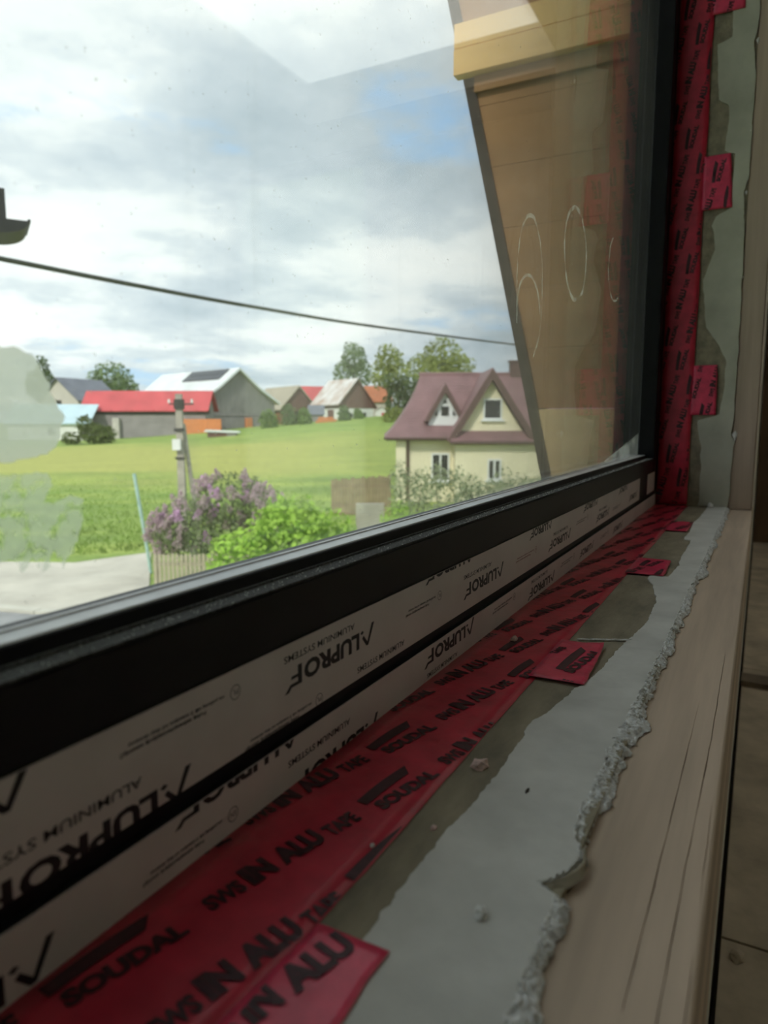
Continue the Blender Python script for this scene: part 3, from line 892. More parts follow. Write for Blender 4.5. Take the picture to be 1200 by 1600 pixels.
# ---- ground
def ground_mat():
    m = bpy.data.materials.new('meadow')
    m.use_nodes = True
    nt = m.node_tree
    b = nt.nodes['Principled BSDF']
    b.inputs['Roughness'].default_value = 0.95
    t = nn(nt, 'ShaderNodeTexCoord')
    def noise(sc, st, det=4.0):
        mp = nn(nt, 'ShaderNodeMapping')
        mp.inputs['Scale'].default_value = st
        mp.inputs['Rotation'].default_value = (0, 0, 0)
        nt.links.new(t.outputs['Object'], mp.inputs[0])
        n = nn(nt, 'ShaderNodeTexNoise', i_Scale=sc, i_Detail=det)
        nt.links.new(mp.outputs[0], n.inputs[0])
        return n.outputs[0]
    green = ramp(nt, noise(0.35, (0.5, 1.2, 1)), [(0.3, (0.15, 0.24, 0.045)), (0.5, (0.23, 0.32, 0.065)), (0.7, (0.33, 0.40, 0.085))])
    sp = nn(nt, 'ShaderNodeSeparateXYZ')
    nt.links.new(t.outputs['Object'], sp.inputs[0])
    wob = math_n(nt, 'ADD', sp.outputs[1], math_n(nt, 'MULTIPLY', noise(0.09, (0.5, 1, 1)), 26.0))
    ripe = math_n(nt, 'MULTIPLY', smooth(nt, wob, 54, 66), math_n(nt, 'SUBTRACT', 1.0, smooth(nt, wob, 84, 98)))
    ripe = math_n(nt, 'MULTIPLY', ripe, math_n(nt, 'SUBTRACT', 1.0, smooth(nt, sp.outputs[0], -12, 8)))
    c = mixc(nt, math_n(nt, 'MULTIPLY', ripe, 0.75), green, (0.42, 0.40, 0.11))
    fine = noise(4.0, (0.6, 1, 1), 6.0)
    c = mixc(nt, 0.55, c, ramp(nt, fine, [(0.3, (0.55, 0.6, 0.5)), (0.7, (1.3, 1.3, 1.2))]), 'MULTIPLY')
    nt.links.new(c, b.inputs['Base Color'])
    return m
us = [-160 + 4 * i for i in range(96)]
vs_ = [-12, -4, 2, 6, 10, 13, 16, 19, 22, 25, 28] + [30 + 3 * i for i in range(32)] + [130, 150, 180, 230, 320, 500, 800]
V = [(u * (1 if v < 200 else v / 200), v, ground(u, v)) for v in vs_ for u in us]
nu = len(us)
F = [(j * nu + i, j * nu + i + 1, (j + 1) * nu + i + 1, (j + 1) * nu + i) for j in range(len(vs_) - 1) for i in range(nu - 1)]
gr = MB().add(V, F).build('ground', ground_mat(), smooth=True)
gr.rotation_euler = (0, 0, SA)
tag(gr, 'sloping green meadow running up to the farm', kind='structure')

def on_site(o, u, v, z=0.0, rz=0.0):
    o.location = site(u, v, z)
    o.rotation_euler = (0, 0, SA + rz)
    return o
def sthing(name, label, cat, u, v, z=None, rz=0.0, group=None):
    o = thing(name, label, cat, (0, 0, 0), 0, group)
    return on_site(o, u, v, ground(u, v) if z is None else z, rz)

M_conc = mat('pale_drive', (0.50, 0.47, 0.40), rough=0.9, var=0.10, scale=0.7)
M_asph = mat('grey_road', (0.27, 0.27, 0.27), rough=0.9, var=0.10, scale=1.5)
M_kerb = mat('kerb_stone', (0.52, 0.50, 0.43), rough=0.9, var=0.08, scale=2)
def slab(name, poly, z0, z1, m, label):
    o = MB().prism(poly, z0, z1, lambda p, q, t: (p, q, t)).build(name, m)
    on_site(o, 0, 0)
    return tag(o, label, kind='structure')
slab('drive', [(-30, 16.0), (-9.0, 15.9), (-6.3, 15.2), (-5.6, 16.4), (-6.2, 18.2), (-7.6, 22.6), (-9.35, 20.9), (-11.7, 21.1), (-30, 22.5)], -0.05, 0.045, M_conc, 'pale concrete drive between the road and the meadow')
slab('road', [(-30, 8.0), (-2.0, 8.0), (-3.0, 12.0), (-6.6, 14.9), (-9.0, 15.55), (-30, 15.65)], -0.05, 0.03, M_asph, 'grey asphalt road in front of the pale drive')
kb = tag(on_site(bpy.data.objects.new('kerb', None), 0, 0), 'row of pale kerb stones between road and drive', kind='structure')
COL.objects.link(kb)
kp = [(-16.0, 15.78), (-9.0, 15.70), (-6.5, 15.02), (-3.0, 12.2)]
for (a, b_), (c, d) in zip(kp, kp[1:]):
    L = math.hypot(c - a, d - b_)
    k = int(L / 1.0)
    ux, uy = (c - a) / L, (d - b_) / L
    for i in range(k):
        s0, s1 = L * i / k + 0.01, L * (i + 1) / k - 0.01
        q = [(a + ux * s - uy * w, b_ + uy * s + ux * w) for s, w in ((s0, -0.13), (s1, -0.13), (s1, 0.13), (s0, 0.13))]
        MB().prism(q, -0.05, 0.10, lambda p, r, t: (p, r, t)).build('kerb_stone', M_kerb, kb)

# ---- grass blades: nobody could count them
V, F = [], []
rr = random.Random(11)
for k in range(14000):
    v = 18 + 34 * rr.random() ** 1.4
    u = rr.uniform(-0.56 * v, -3.0)
    if v < 24 and (u > -5.5 or (u > -30 and v < 23.2 - max(0, (-7.6 - u)) * 0.4)):
        continue
    if abs(u + 6.5) < 0.8 and abs(v - 23.1) < 0.6:
        continue
    g0 = ground(u, v)
    h = rr.uniform(0.06, 0.20) * min(1.0, (54 - v) / 20)
    w = rr.uniform(0.015, 0.04)
    a = rr.uniform(0, PI)
    b = len(V)
    V += [(u - w * math.cos(a), v - w * math.sin(a), g0), (u + w * math.cos(a), v + w * math.sin(a), g0), (u + rr.uniform(-0.1, 0.1), v + rr.uniform(-0.1, 0.1), g0 + h)]
    F.append((b, b + 1, b + 2))
M_grass = mat('grass_blade', (0.22, 0.33, 0.06), rough=0.9, var=0.2, scale=0.4, transl=0.35)
go = MB().add(V, F).build('grass', M_grass)
on_site(go, 0, 0)
tag(go, 'rough green grass of the meadow behind the drive', 'grass', kind='stuff')

# ---- foliage
def leaf_mat(name, c, var=0.2, sc=1.2):
    return mat(name, c, rough=0.75, var=var, scale=sc, transl=0.35, spec=0.25)
def foliage(blobs, n, size, seed, flat=0.55):
    """leaves scattered through round masses; each leaf a bent quad"""
    r = random.Random(seed)
    wsum = [b[3] * b[4] * b[5] for b in blobs]
    V, F = [], []
    for k in range(n):
        bx, by, bz, rx, ry, rz = r.choices(blobs, wsum)[0]
        d = Vector((r.gauss(0, 1), r.gauss(0, 1), r.gauss(0, 1))).normalized()
        q = (0.45 + 0.55 * r.random() ** 0.5) * (1 + 0.22 * fbm(d.x * 2.2 + bx, d.y * 2.2 + by, d.z * 2.2 + bz))
        c = Vector((bx + d.x * rx * q, by + d.y * ry * q, bz + d.z * rz * q))
        nrm = (d * flat + Vector((r.gauss(0, 1), r.gauss(0, 1), r.gauss(0, 1) + 0.4)) * 0.5).normalized()
        a = nrm.orthogonal().normalized()
        a = (Matrix.Rotation(r.uniform(0, 2 * PI), 3, nrm) @ a)
        b_ = nrm.cross(a)
        s = size * r.uniform(0.6, 1.3)
        i = len(V)
        V += [c - a * s * 0.5, c + b_ * s * 0.32 + nrm * s * 0.08, c + a * s * 0.5, c - b_ * s * 0.32 + nrm * s * 0.08]
        F.append((i, i + 1, i + 2, i + 3))
    return MB().add(V, F)
M_bark = mat('bark', (0.10, 0.08, 0.06), rough=0.95, var=0.25, scale=8)
def plant(name, label, cat, u, v, blobs, n, size, lm, seed, trunk=None, group=None, z=None):
    o = sthing(name, label, cat, u, v, z, 0.0, group)
    foliage(blobs, n, size, seed).build('foliage', lm, o)
    tb = MB()
    if trunk:
        h, rad = trunk
        tb.tube([(0, 0, -0.3), (0.05 * h * 0.2, 0, h * 0.5), (0, 0.02 * h, h)], rad, 8, rad * 0.5)
        for bx, by, bz, rx, ry, rz in blobs:
            tb.tube([(0, 0, h * 0.55), (bx * 0.5, by * 0.5, (h * 0.55 + bz) / 2 + 0.1 * h), (bx, by, bz)], rad * 0.4, 6, rad * 0.12)
    else:
        for bx, by, bz, rx, ry, rz in blobs:
            MB().tube([(bx * 0.4, by * 0.4, -0.1), (bx * 0.8, by * 0.8, bz * 0.6), (bx, by, bz)], 0.02 + 0.012 * rz, 6, 0.01).build('stem', M_bark, o)
        return o
    tb.build('trunk', M_bark, o)
    return o

# ---- gabled buildings
def gable_house(o, w, d, hw, hr, wallm, roofm, over=0.4, thick=0.18, ridge='x', eave_x=0.4):
    """walls and two roof slopes; the ridge runs along x (long side to us) or along y (gable to us). Origin: middle of the front wall's foot."""
    x0, x1 = -w / 2, w / 2
    m = MB()
    if ridge == 'x':
        prof = [(0, -1.0), (d, -1.0), (d, hw), (d / 2, hr), (0, hw)]
        m.prism(prof, x0, x1, lambda p, q, t: (t, p, q))
        m.build('wall', wallm, o)
        for s in (-1, 1):
            y_e = d / 2 + s * (d / 2 + over)
            z_e = hw - (hr - hw) * over / (d / 2)
            p = [(d / 2, hr + 0.02), (y_e, z_e + 0.02), (y_e, z_e + thick), (d / 2, hr + thick)]
            MB().prism(p, x0 - eave_x, x1 + eave_x, lambda a, q, t: (t, a, q)).build('roof_slope', roofm, o)
    else:
        prof = [(x0, -1.0), (x1, -1.0), (x1, hw), (0, hr), (x0, hw)]
        m.prism(prof, 0, d, lambda p, q, t: (p, t, q))
        m.build('wall', wallm, o)
        for s in (-1, 1):
            x_e = s * (w / 2 + over)
            z_e = hw - (hr - hw) * over / (w / 2)
            p = [(0, hr + 0.02), (x_e, z_e + 0.02), (x_e, z_e + thick), (0, hr + thick)]
            MB().prism(p, -eave_x, d + eave_x, lambda a, q, t: (a, t, q)).build('roof_slope', roofm, o)
def bbox(name, m, o, *a, **k):
    return MB().box(*a).build(name, m, o, **k)

M_redroof = mat('red_sheet_roof', (0.50, 0.075, 0.085), rough=0.5, var=0.10, scale=0.5)
M_wroof = mat('pale_sheet_roof', (0.68, 0.71, 0.72), rough=0.5, var=0.06, scale=0.4)
M_rusty = mat('rusty_pale_roof', (0.62, 0.64, 0.65), rough=0.6, var=0.1, scale=0.5, dark=(0.38, 0.24, 0.17))
M_gboard = mat('grey_barn_board', (0.235, 0.225, 0.22), rough=0.9, var=0.14, scale=3, stretch=(1, 1, 0.15))
M_gwall = mat('grey_rendered_wall', (0.26, 0.24, 0.24), rough=0.9, var=0.12, scale=0.6)
M_brick = mat('orange_brick', (0.62, 0.22, 0.085), rough=0.9, var=0.12, scale=4)
M_tan = mat('tan_roof', (0.36, 0.32, 0.25), rough=0.9, var=0.08, scale=0.5)
M_bboard = mat('brown_gable_board', (0.16, 0.085, 0.075), rough=0.9, var=0.12, scale=2)
M_wwall = mat('white_washed_wall', (0.70, 0.70, 0.68), rough=0.9, var=0.05, scale=1)
M_dark = mat('dark_opening', (0.035, 0.032, 0.03), rough=0.7)
M_blueroof = mat('pale_blue_roof', (0.46, 0.60, 0.66), rough=0.6, var=0.05, scale=0.5)
M_slate = mat('slate_roof', (0.16, 0.17, 0.20), rough=0.8, var=0.1, scale=0.6)
M_beige = mat('beige_wall', (0.50, 0.46, 0.42), rough=0.9, var=0.05, scale=0.8)
M_tile = mat('orange_tile_roof', (0.42, 0.16, 0.085), rough=0.9, var=0.15, scale=1.5)
M_solar = mat('solar_glass', (0.03, 0.035, 0.05), rough=0.35, var=0.1)
M_stone = mat('grey_post_stone', (0.50, 0.47, 0.43), rough=0.9, var=0.1, scale=1)

# long barn under the red roof
o = sthing('long_barn', 'long low grey barn under a red sheet roof, left of the pole', 'barn', -33.2, 98.6, 1.5, -0.05)
gable_house(o, 17.0, 4.2, 4.55, 6.8, M_gwall, M_redroof, 0.5, 0.15, 'x', 0.6)
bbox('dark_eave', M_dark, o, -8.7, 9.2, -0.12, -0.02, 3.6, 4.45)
bbox('brick_infill', M_brick, o, 5.2, 10.8, -0.55, -0.1, -0.6, 3.0)
bbox('gate_post', M_stone, o, -4.35, -3.45, -0.7, -0.13, -0.6, 3.15)
for k in range(6):
    bbox('roof_seam', M_redroof, o, -7.5 + 3 * k, -7.42 + 3 * k, -0.75, -0.65, 4.0, 4.33)
# tall barn with pale roof and panels
o = sthing('tall_barn', 'tall grey barn with pale roof, dark panels and brick corner posts', 'barn', -22.0, 108.0, 2.3, math.radians(45))
TL = 23.0
MB().prism([(-6.6, -1.0), (6.6, -1.0), (6.6, 4.6), (0.0, 9.5), (-6.6, 4.7)], 0, TL, lambda p, q, t: (p, t, q)).build('wall', M_gboard, o)
for s in (-1, 1):
    p = [(0.0, 9.55), (s * 3.5, 6.75), (s * 7.3, 4.45), (s * 7.3, 4.80), (s * 3.5, 7.10), (0.0, 9.92)]
    MB().prism(p, -0.6, TL + 0.5, lambda a_, q, t: (a_, t, q)).build('roof_slope', M_wroof, o)
def on_slope(y, d, t):
    k = d / 4.48
    return (-3.5 * k - 0.62 * t, y, 9.92 - 2.82 * k + 0.78 * t)
for i in range(5):
    for j in range(2):
        y0, d0 = 1.8 + i * 2.2, 0.35 + j * 1.3
        MB().prism([(y0, d0), (y0 + 2.1, d0), (y0 + 2.1, d0 + 1.22), (y0, d0 + 1.22)], 0.06, 0.16, on_slope).build('solar_panel', M_solar, o)
bbox('barn_door', M_gwall, o, -2.6, 0.8, -0.12, -0.02, -0.4, 2.4)
bbox('barn_door', M_gwall, o, 2.3, 5.2, -0.12, -0.02, -0.4, 2.6)
bbox('brick_post', M_brick, o, 1.0, 2.1, -0.35, -0.03, -0.5, 2.4)
bbox('brick_post', M_brick, o, 5.5, 6.7, -0.35, -0.03, -0.5, 2.6)
bbox('board_rail', M_gwall, o, -6.5, 6.5, -0.08, -0.02, 2.7, 2.95)
bbox('brick_lean_to', M_tile, o, 6.62, 9.0, 1.0, 5.0, -1.0, 3.2)
# left-hand houses
o = sthing('slate_house', 'beige gable house with a dark slate roof at the left edge of the farm', 'house', -50.2, 110, 2.2, -0.35)
gable_house(o, 7.6, 9, 5.3, 8.5, M_beige, M_slate, 0.4, 0.2, 'y', 0.5)
bbox('window', M_dark, o, -0.6, 0.5, -0.06, 0.02, 4.0, 5.2)
o = sthing('white_shed', 'low white shed with a pale blue roof left of the red barn', 'shed', -44.4, 95, 1.4, 0.02)
MB().prism([(0, -0.8), (3, -0.8), (3, 3.8), (0, 2.5)], -6.0, 4.2, lambda p, q, t: (t, p, q)).build('wall', M_wwall, o)
MB().prism([(-0.4, 2.40), (3.2, 4.95), (3.2, 5.12), (-0.4, 2.57)], -6.4, 5.1, lambda p, q, t: (t, p, q)).build('roof_slope', M_blueroof, o)
bbox('window', M_dark, o, -0.7, 0.2, -0.06, 0.02, 1.0, 1.9)
# brown gable barn, red roof behind it
o = sthing('brown_barn', 'brown gabled barn with a long tan roof beside the tall barn', 'barn', -15.3, 128, 4.3, math.radians(33))
MB().prism([(-3.3, -1.0), (3.3, -1.0), (3.3, 2.1), (0, 5.9), (-3.3, 2.2)], 0, 14, lambda p, q, t: (p, t, q)).build('wall', M_bboard, o)
for s in (-1, 1):
    MB().prism([(0, 5.95), (s * 3.9, 1.75), (s * 3.9, 2.0), (0, 6.25)], -0.4, 14.4, lambda a_, q, t: (a_, t, q)).build('roof_slope', M_tan, o)
bbox('door', M_dark, o, -0.6, 0.6, -0.06, -0.005, -0.4, 1.7)
o = sthing('red_roof_house', 'small house with bright red roof peeping out between two brown barns', 'house', -15.2, 150, 5.0, 0.3)
gable_house(o, 6.5, 7, 3.6, 6.4, M_wwall, M_redroof, 0.4, 0.2, 'x')
# brown and white barn with the rusty pale roof
o = sthing('rusty_roof_barn', 'brown gabled barn on white walls with a rust-patched pale roof', 'barn', -4.6, 120, 4.2, math.radians(33))
MB().prism([(-3.3, -1.0), (3.3, -1.0), (3.3, 2.15), (-3.3, 2.15)], 0, 9.5, lambda p, q, t: (p, t, q)).build('white_wall', M_wwall, o)
MB().prism([(-3.4, 2.15), (3.4, 2.15), (3.4, 2.5), (0.0, 6.9), (-3.4, 2.9)], -0.06, 9.4, lambda p, q, t: (p, t, q)).build('board_gable', M_bboard, o)
for s, ze, mm_ in ((-1, 2.6, M_rusty), (1, 2.1, M_bboard)):
    MB().prism([(0.0, 6.92), (s * 3.8, ze), (s * 3.8, ze + 0.22), (0.0, 7.15)], -0.45, 9.9, lambda a_, q, t: (a_, t, q)).build('roof_slope', mm_, o)
bbox('window', M_dark, o, -1.7, -0.9, -0.08, -0.005, 0.6, 1.3)
bbox('window', M_dark, o, 1.0, 1.8, -0.08, -0.005, 0.7, 1.4)
bbox('side_door', M_bboard, o, -3.42, -3.32, 2.0, 4.0, -0.8, 1.9)
o = sthing('tiled_house', 'house with an orange tiled roof half hidden by dark trees', 'house', -1.0, 141, 5.0, 0.1)
gable_house(o, 4.6, 6, 3.2, 6.0, M_beige, M_tile, 0.4, 0.2, 'x')
o = sthing('garden_shed', 'tiny white shed with a dark red door under the trees', 'shed', -0.4, 115, 4.35, 0.0)
gable_house(o, 1.9, 2, 1.4, 2.0, M_wwall, M_slate, 0.15, 0.08, 'y', 0.1)
bbox('door', M_redroof, o, 0.0, 0.75, -0.06, 0.02, -0.1, 1.2)
o = sthing('low_trough', 'low grey slab-topped trough lying in the grass before the brick wall', 'trough', -19.6, 86, None, 0.04)
MB().prism([(-2.1, 0.55), (2.1, 0.42), (2.0, 0.62), (-1.9, 0.80)], -0.8, 0.8, lambda p, q, t: (p, t, q)).build('lid', M_wroof, o)
bbox('body', M_bboard, o, -1.7, 0.6, -0.6, 0.6, -0.1, 0.55)
bbox('body_end', M_gwall, o, 0.6, 1.7, -0.6, 0.6, -0.1, 0.45)
o = sthing('brick_pile', 'small heap of orange bricks among the far green bushes', 'brick pile', -8.6, 103, None, 0.0)
rr = random.Random(3)
for k in range(22):
    row = k // 8
    x = -1.3 + (k % 8) * 0.36 + row * 0.2
    MB().box(x, x + 0.32, rr.uniform(-0.3, -0.1), rr.uniform(0.2, 0.4), row * 0.3 - 0.1, row * 0.3 + 0.18).build('brick', M_brick, o)
o = sthing('solar_shed', 'small shed with a blue-grey sloping roof among the far bushes', 'shed', -10.4, 109, None, 0.1)
MB().prism([(0, -0.5), (2.2, -0.5), (2.2, 2.3), (0, 1.0)], -1.1, 1.1, lambda p, q, t: (t, p, q)).build('wall', M_gwall, o)
MB().prism([(-0.2, 0.95), (2.4, 2.4), (2.4, 2.52), (-0.2, 1.07)], -1.3, 1.3, lambda p, q, t: (t, p, q)).build('roof_slope', M_slate, o)

# ---- far trees and bushes
L_far = leaf_mat('far_leaf', (0.20, 0.27, 0.13), 0.25, 0.25)  # far tree leaf colours are lightened to carry the distance haze
L_olive = leaf_mat('olive_leaf', (0.33, 0.38, 0.13), 0.22, 0.25)
L_dark = leaf_mat('dark_leaf', (0.12, 0.17, 0.075), 0.25, 0.3)
L_hedge = leaf_mat('hedge_leaf', (0.20, 0.29, 0.09), 0.25, 0.4)
plant('round_tree', 'dark round tree standing above the red barn roof', 'tree', -57.3, 150, [(0, 0, 10.0, 4.6, 4.4, 4.2), (2.2, 0, 8.2, 3.6, 3, 3.4), (-2.0, 0, 8.0, 2.8, 3, 3)], 2400, 0.75, L_far, 1, (8, 0.5), None, 2.2)
plant('edge_tree', 'slim dark tree at the left beside the pale label remains', 'tree', -71.5, 150, [(0, 0, 13.0, 1.3, 1.4, 2.6), (0.6, 0, 10.4, 1.8, 1.4, 2.2), (-1.5, 0, 9.6, 2.2, 2, 3.0)], 1200, 0.7, L_dark, 2, (9, 0.4), None, 2.2)
TGp = 'trees behind the maroon roof'
plant('tall_tree', 'leftmost loose tree of the row behind the maroon-roofed house', 'tree', -6.3, 150, [(0, 0, 12.6, 2.7, 2.7, 3.4), (-2.0, 0, 9.8, 2.5, 2.2, 2.6), (1.8, 0, 9.4, 2.2, 2.2, 3.0)], 1500, 0.7, L_far, 3, (9, 0.45), TGp, 4.5)
plant('tall_tree', 'middle tree of the row behind the maroon-roofed house', 'tree', 0.8, 130, [(0, 0, 10.8, 2.4, 2.4, 2.8), (-1.2, 0, 8.0, 2.2, 2.2, 2.6), (1.6, 0, 7.6, 2.6, 2.4, 3.2)], 1500, 0.65, L_olive, 4, (8, 0.4), TGp, 4.6)
plant('tall_tree', 'broad yellow-green tree rising above the left end of the maroon ridge', 'tree', 8.6, 110, [(0.4, 0, 9.6, 3.2, 2.6, 3.0), (-2.6, 0, 7.8, 2.8, 2.4, 2.4), (3.0, 0, 7.6, 2.6, 2.4, 2.6), (0, 0, 6.6, 4.2, 2.8, 2.6)], 2400, 0.6, L_olive, 5, (7, 0.4), TGp, 4.4)
plant('dark_thicket', 'dark thicket below the trees left of the maroon roof', 'bush', 2.0, 100, [(0, 0, 2.2, 2.0, 2, 2.3), (1.2, 0, 4.0, 1.8, 1.6, 1.8), (2.4, 0, 2.6, 2.0, 2, 2.6), (-0.9, 0, 4.8, 1.3, 1.3, 1.4)], 1800, 0.5, L_dark, 6, (4, 0.3))
plant('mound_bush', 'yellow-green mound of bush at the foot of the dark thicket', 'bush', 1.5, 92, [(0, 0, 0.5, 1.8, 1.4, 1.3)], 500, 0.4, leaf_mat('mound_leaf', (0.24, 0.28, 0.07)), 7)
for i, (u, v, rx, rz, lab) in enumerate([(-16.2, 99, 1.25, 1.6, 'far bush nearest the tall barn, at the left of the hedge'), (-13.9, 103, 1.2, 1.9, 'far bush between the tall barn and the brown barn'),
                                   (-11.5, 102, 0.85, 1.5, 'far bush left of the orange bricks'), (-5.9, 104, 0.8, 1.4, 'far bush right of the orange bricks'), (-3.9, 107, 0.7, 0.9, 'low far bush before the white barn wall')]):
    plant('far_bush', lab, 'bush', u, v, [(0, 0, rz * 0.6, rx, 1.2, rz), (rx * 0.6, 0, rz * 0.4, rx * 0.7, 1, rz * 0.7)], 700, 0.42, (L_hedge, L_far)[i % 2], 20 + i, None, 'bushes along the top of the meadow')
plant('left_bush', 'dark bush with a taller crown before the white shed', 'bush', -35.0, 85, [(-0.9, 0, 2.4, 1.0, 1, 1.1), (0.2, 0, 1.3, 1.9, 1.4, 1.3), (1.5, 0, 1.1, 1.3, 1.2, 1.1), (-2.6, 0, 0.6, 1.2, 1, 0.8)], 1500, 0.4, leaf_mat('left_leaf', (0.13, 0.17, 0.05), 0.25, 0.4), 31)

# ================================================================== CREAM HOUSE
M_cream = mat('cream_render', (0.84, 0.77, 0.56), rough=0.9, var=0.04, scale=0.8)
M_maroon = mat('maroon_tile', (0.25, 0.140, 0.148), rough=0.55, var=0.10, scale=1.2)
M_maroon_d = mat('maroon_trim', (0.12, 0.065, 0.062), rough=0.6, var=0.1)
M_wframe = mat('white_window_frame', (0.78, 0.80, 0.80), rough=0.5, var=0.03)
M_pane = mat('dark_pane', (0.03, 0.033, 0.035), rough=0.08, var=0.1)
hs = sthing('cream_house', 'cream house with maroon tiled roof, white attic window and big gable', 'house', 0.0, 36.0, 0.0, 0.0)
WX0, WX1, DY = 0.95, 12.5, 8.6
MB().box(WX0, WX1, 0.6, DY, -0.3, 3.35).build('wall', M_cream, hs)
# main roof: bell-cast courses climbing to the ridge, hipped at the left end
def roof_pt(t):
    y = 4.55 * t
    return y, 3.42 + 3.45 * (t ** 1.12)
NC = 22
for side in (0, 1):
    V, F = [], []
    for i in range(NC):
        t0, t1 = i / NC, (i + 1) / NC
        for t, dz in ((t0, 0.05), (t1, 0.02)):
            y, z = roof_pt(t)
            xl = 0.02 + 2.02 * (1 - (1 - t) ** 1.35)
            yy = y if side == 0 else 2 * 4.55 - y
            V += [(xl, yy, z + dz), (13.0, yy, z + dz)]
        b = 4 * i
        F.append((b, b + 1, b + 3, b + 2))
        if i:
            F.append((b - 2, b - 1, b + 1, b))
    MB().add(V, F).build('roof_slope', M_maroon, hs).modifiers.new('t', 'SOLIDIFY').thickness = 0.06
V, F = [], []
for i in range(NC + 1):
    t = i / NC
    y, z = roof_pt(t)
    xl = 0.02 + 2.02 * (1 - (1 - t) ** 1.35)
    V += [(xl, y, z + 0.03), (xl, 9.1 - y, z + 0.03)]
for i in range(NC):
    F.append((2 * i, 2 * i + 1, 2 * i + 3, 2 * i + 2))
MB().add(V, F).build('roof_hip', M_maroon, hs)
MB().tube([(2.0, 4.55, 6.90), (13.0, 4.55, 6.92)], 0.10, 8).build('ridge_cap', M_maroon, hs)
bbox('soffit', M_maroon_d, hs, 0.1, 3.6, 0.05, 0.7, 3.28, 3.42)
MB().tube([(0.0, -0.05, 3.40), (3.6, -0.05, 3.40)], 0.075, 8).build('gutter', M_maroon_d, hs)
MB().tube([(1.25, 0.5, 3.3), (1.25, 0.5, 0.0)], 0.06, 8).build('downpipe', M_maroon_d, hs)
bbox('porch_post', M_cream, hs, 0.62, 1.12, 0.35, 0.62, -0.2, 3.3)
# big gable
GX, GW = 5.42, 2.30
MB().box(3.62, 9.6, -0.25, 1.0, -0.3, 3.2).build('front_wall', M_cream, hs)
MB().prism([(GX - 1.62, 3.78), (GX + 1.62, 3.78), (GX, 6.28)], 0.0, 3.6, lambda p, q, t: (p, t, q)).build('gable_wall', M_cream, hs)
for s in (-1, 1):
    V, F = [], []
    for i in range(15):
        for dz in (0.07, 0.02):
            pass
    top, foot = (GX, 6.92), (GX + s * (GW - 0.05), 3.30 if s < 0 else 3.45)
    nx, nz = 0.0, -0.33
    p = [top, foot, (foot[0] - s * 0.28, foot[1] + 0.0), (GX, 6.92 - 0.46)]
    MB().prism(p, -0.42, 4.4, lambda a_, q, t: (a_, t, q)).build('gable_roof', M_maroon, hs)
    p2 = [(GX, 6.86), (foot[0], foot[1] - 0.05), (foot[0] - s * 0.36, foot[1] - 0.05), (GX, 6.30)]
    MB().prism(p2, -0.47, -0.425, lambda a_, q, t: (a_, t, q)).build('barge_board', M_maroon_d, hs)
V, F = [], []
for i in range(5):
    t0 = i / 5
    for t, dz in ((t0, 0.05), (t0 + 0.2, 0.01)):
        V += [(3.35, -0.62 + 0.66 * t, 3.24 + 0.55 * t + dz), (13.0, -0.62 + 0.66 * t, 3.24 + 0.55 * t + dz)]
    F.append((4 * i, 4 * i + 1, 4 * i + 3, 4 * i + 2))
    if i:
        F.append((4 * i - 2, 4 * i - 1, 4 * i + 1, 4 * i))
MB().add(V, F).build('skirt_roof', M_maroon, hs)
bbox('skirt_soffit', M_maroon_d, hs, 3.4, 13.0, -0.6, 0.1, 3.10, 3.22)
MB().tube([(3.3, -0.66, 3.2), (13.0, -0.66, 3.2)], 0.075, 8).build('gutter', M_maroon_d, hs)
def window(x0, x1, y, z0, z1, fw=0.09, sill=True, mull=False):
    f = MB()
    f.box(x0, x1, y - 0.06, y + 0.02, z0, z0 + fw).box(x0, x1, y - 0.06, y + 0.02, z1 - fw, z1)
    f.box(x0, x0 + fw, y - 0.06, y + 0.02, z0 + fw, z1 - fw).box(x1 - fw, x1, y - 0.06, y + 0.02, z0 + fw, z1 - fw)
    if mull:
        c = (x0 + x1) / 2
        f.box(c - fw * 0.6, c + fw * 0.6, y - 0.06, y + 0.02, z0 + fw, z1 - fw)
    fo = f.build('window', M_wframe, hs)
    MB().box(x0 + fw, x1 - fw, y - 0.02, y + 0.0, z0 + fw, z1 - fw).build('pane', M_pane, fo)
    if sill:
        MB().box(x0 - 0.12, x1 + 0.12, y - 0.16, y + 0.02, z0 - 0.09, z0).build('window_sill', M_wframe, fo)
window(5.02, 5.98, 0.0, 4.34, 5.40)
window(2.45, 3.40, 0.6, 1.15, 2.62, mull=True)
window(5.25, 5.95, -0.25, 1.30, 2.36, mull=True)
# small white attic dormer: triangular white front with three panes
MB().prism([(3.17 - 0.86, 4.0), (3.17 + 0.86, 4.0), (3.17 + 0.80, 4.34), (3.17, 5.72), (3.17 - 0.80, 4.34)], 0.95, 3.2, lambda p, q, t: (p, t, q)).build('dormer_front', M_wframe, hs)
for s in (-1, 1):
    p = [(3.17, 6.22), (3.17 + s * 1.10, 4.28), (3.17 + s * 0.90, 4.28), (3.17, 5.86)]
    MB().prism(p, 0.70, 3.7, lambda a_, q, t: (a_, t, q)).build('dormer_roof', M_maroon, hs)
    p = [(3.17, 6.16), (3.17 + s * 1.07, 4.24), (3.17 + s * 0.84, 4.24), (3.17, 5.74)]
    MB().prism(p, 0.66, 0.70, lambda a_, q, t: (a_, t, q)).build('barge_board', M_maroon_d, hs)
bbox('pane', M_pane, hs, 3.17 - 0.19, 3.17 + 0.19, 0.90, 0.96, 4.56, 5.02)
for s in (-1, 1):
    MB().prism([(3.17 + s * 0.40, 4.56), (3.17 + s * 0.58, 4.56), (3.17 + s * 0.40, 4.86)], 0.90, 0.96, lambda p, q, t: (p, t, q)).build('pane', M_pane, hs)
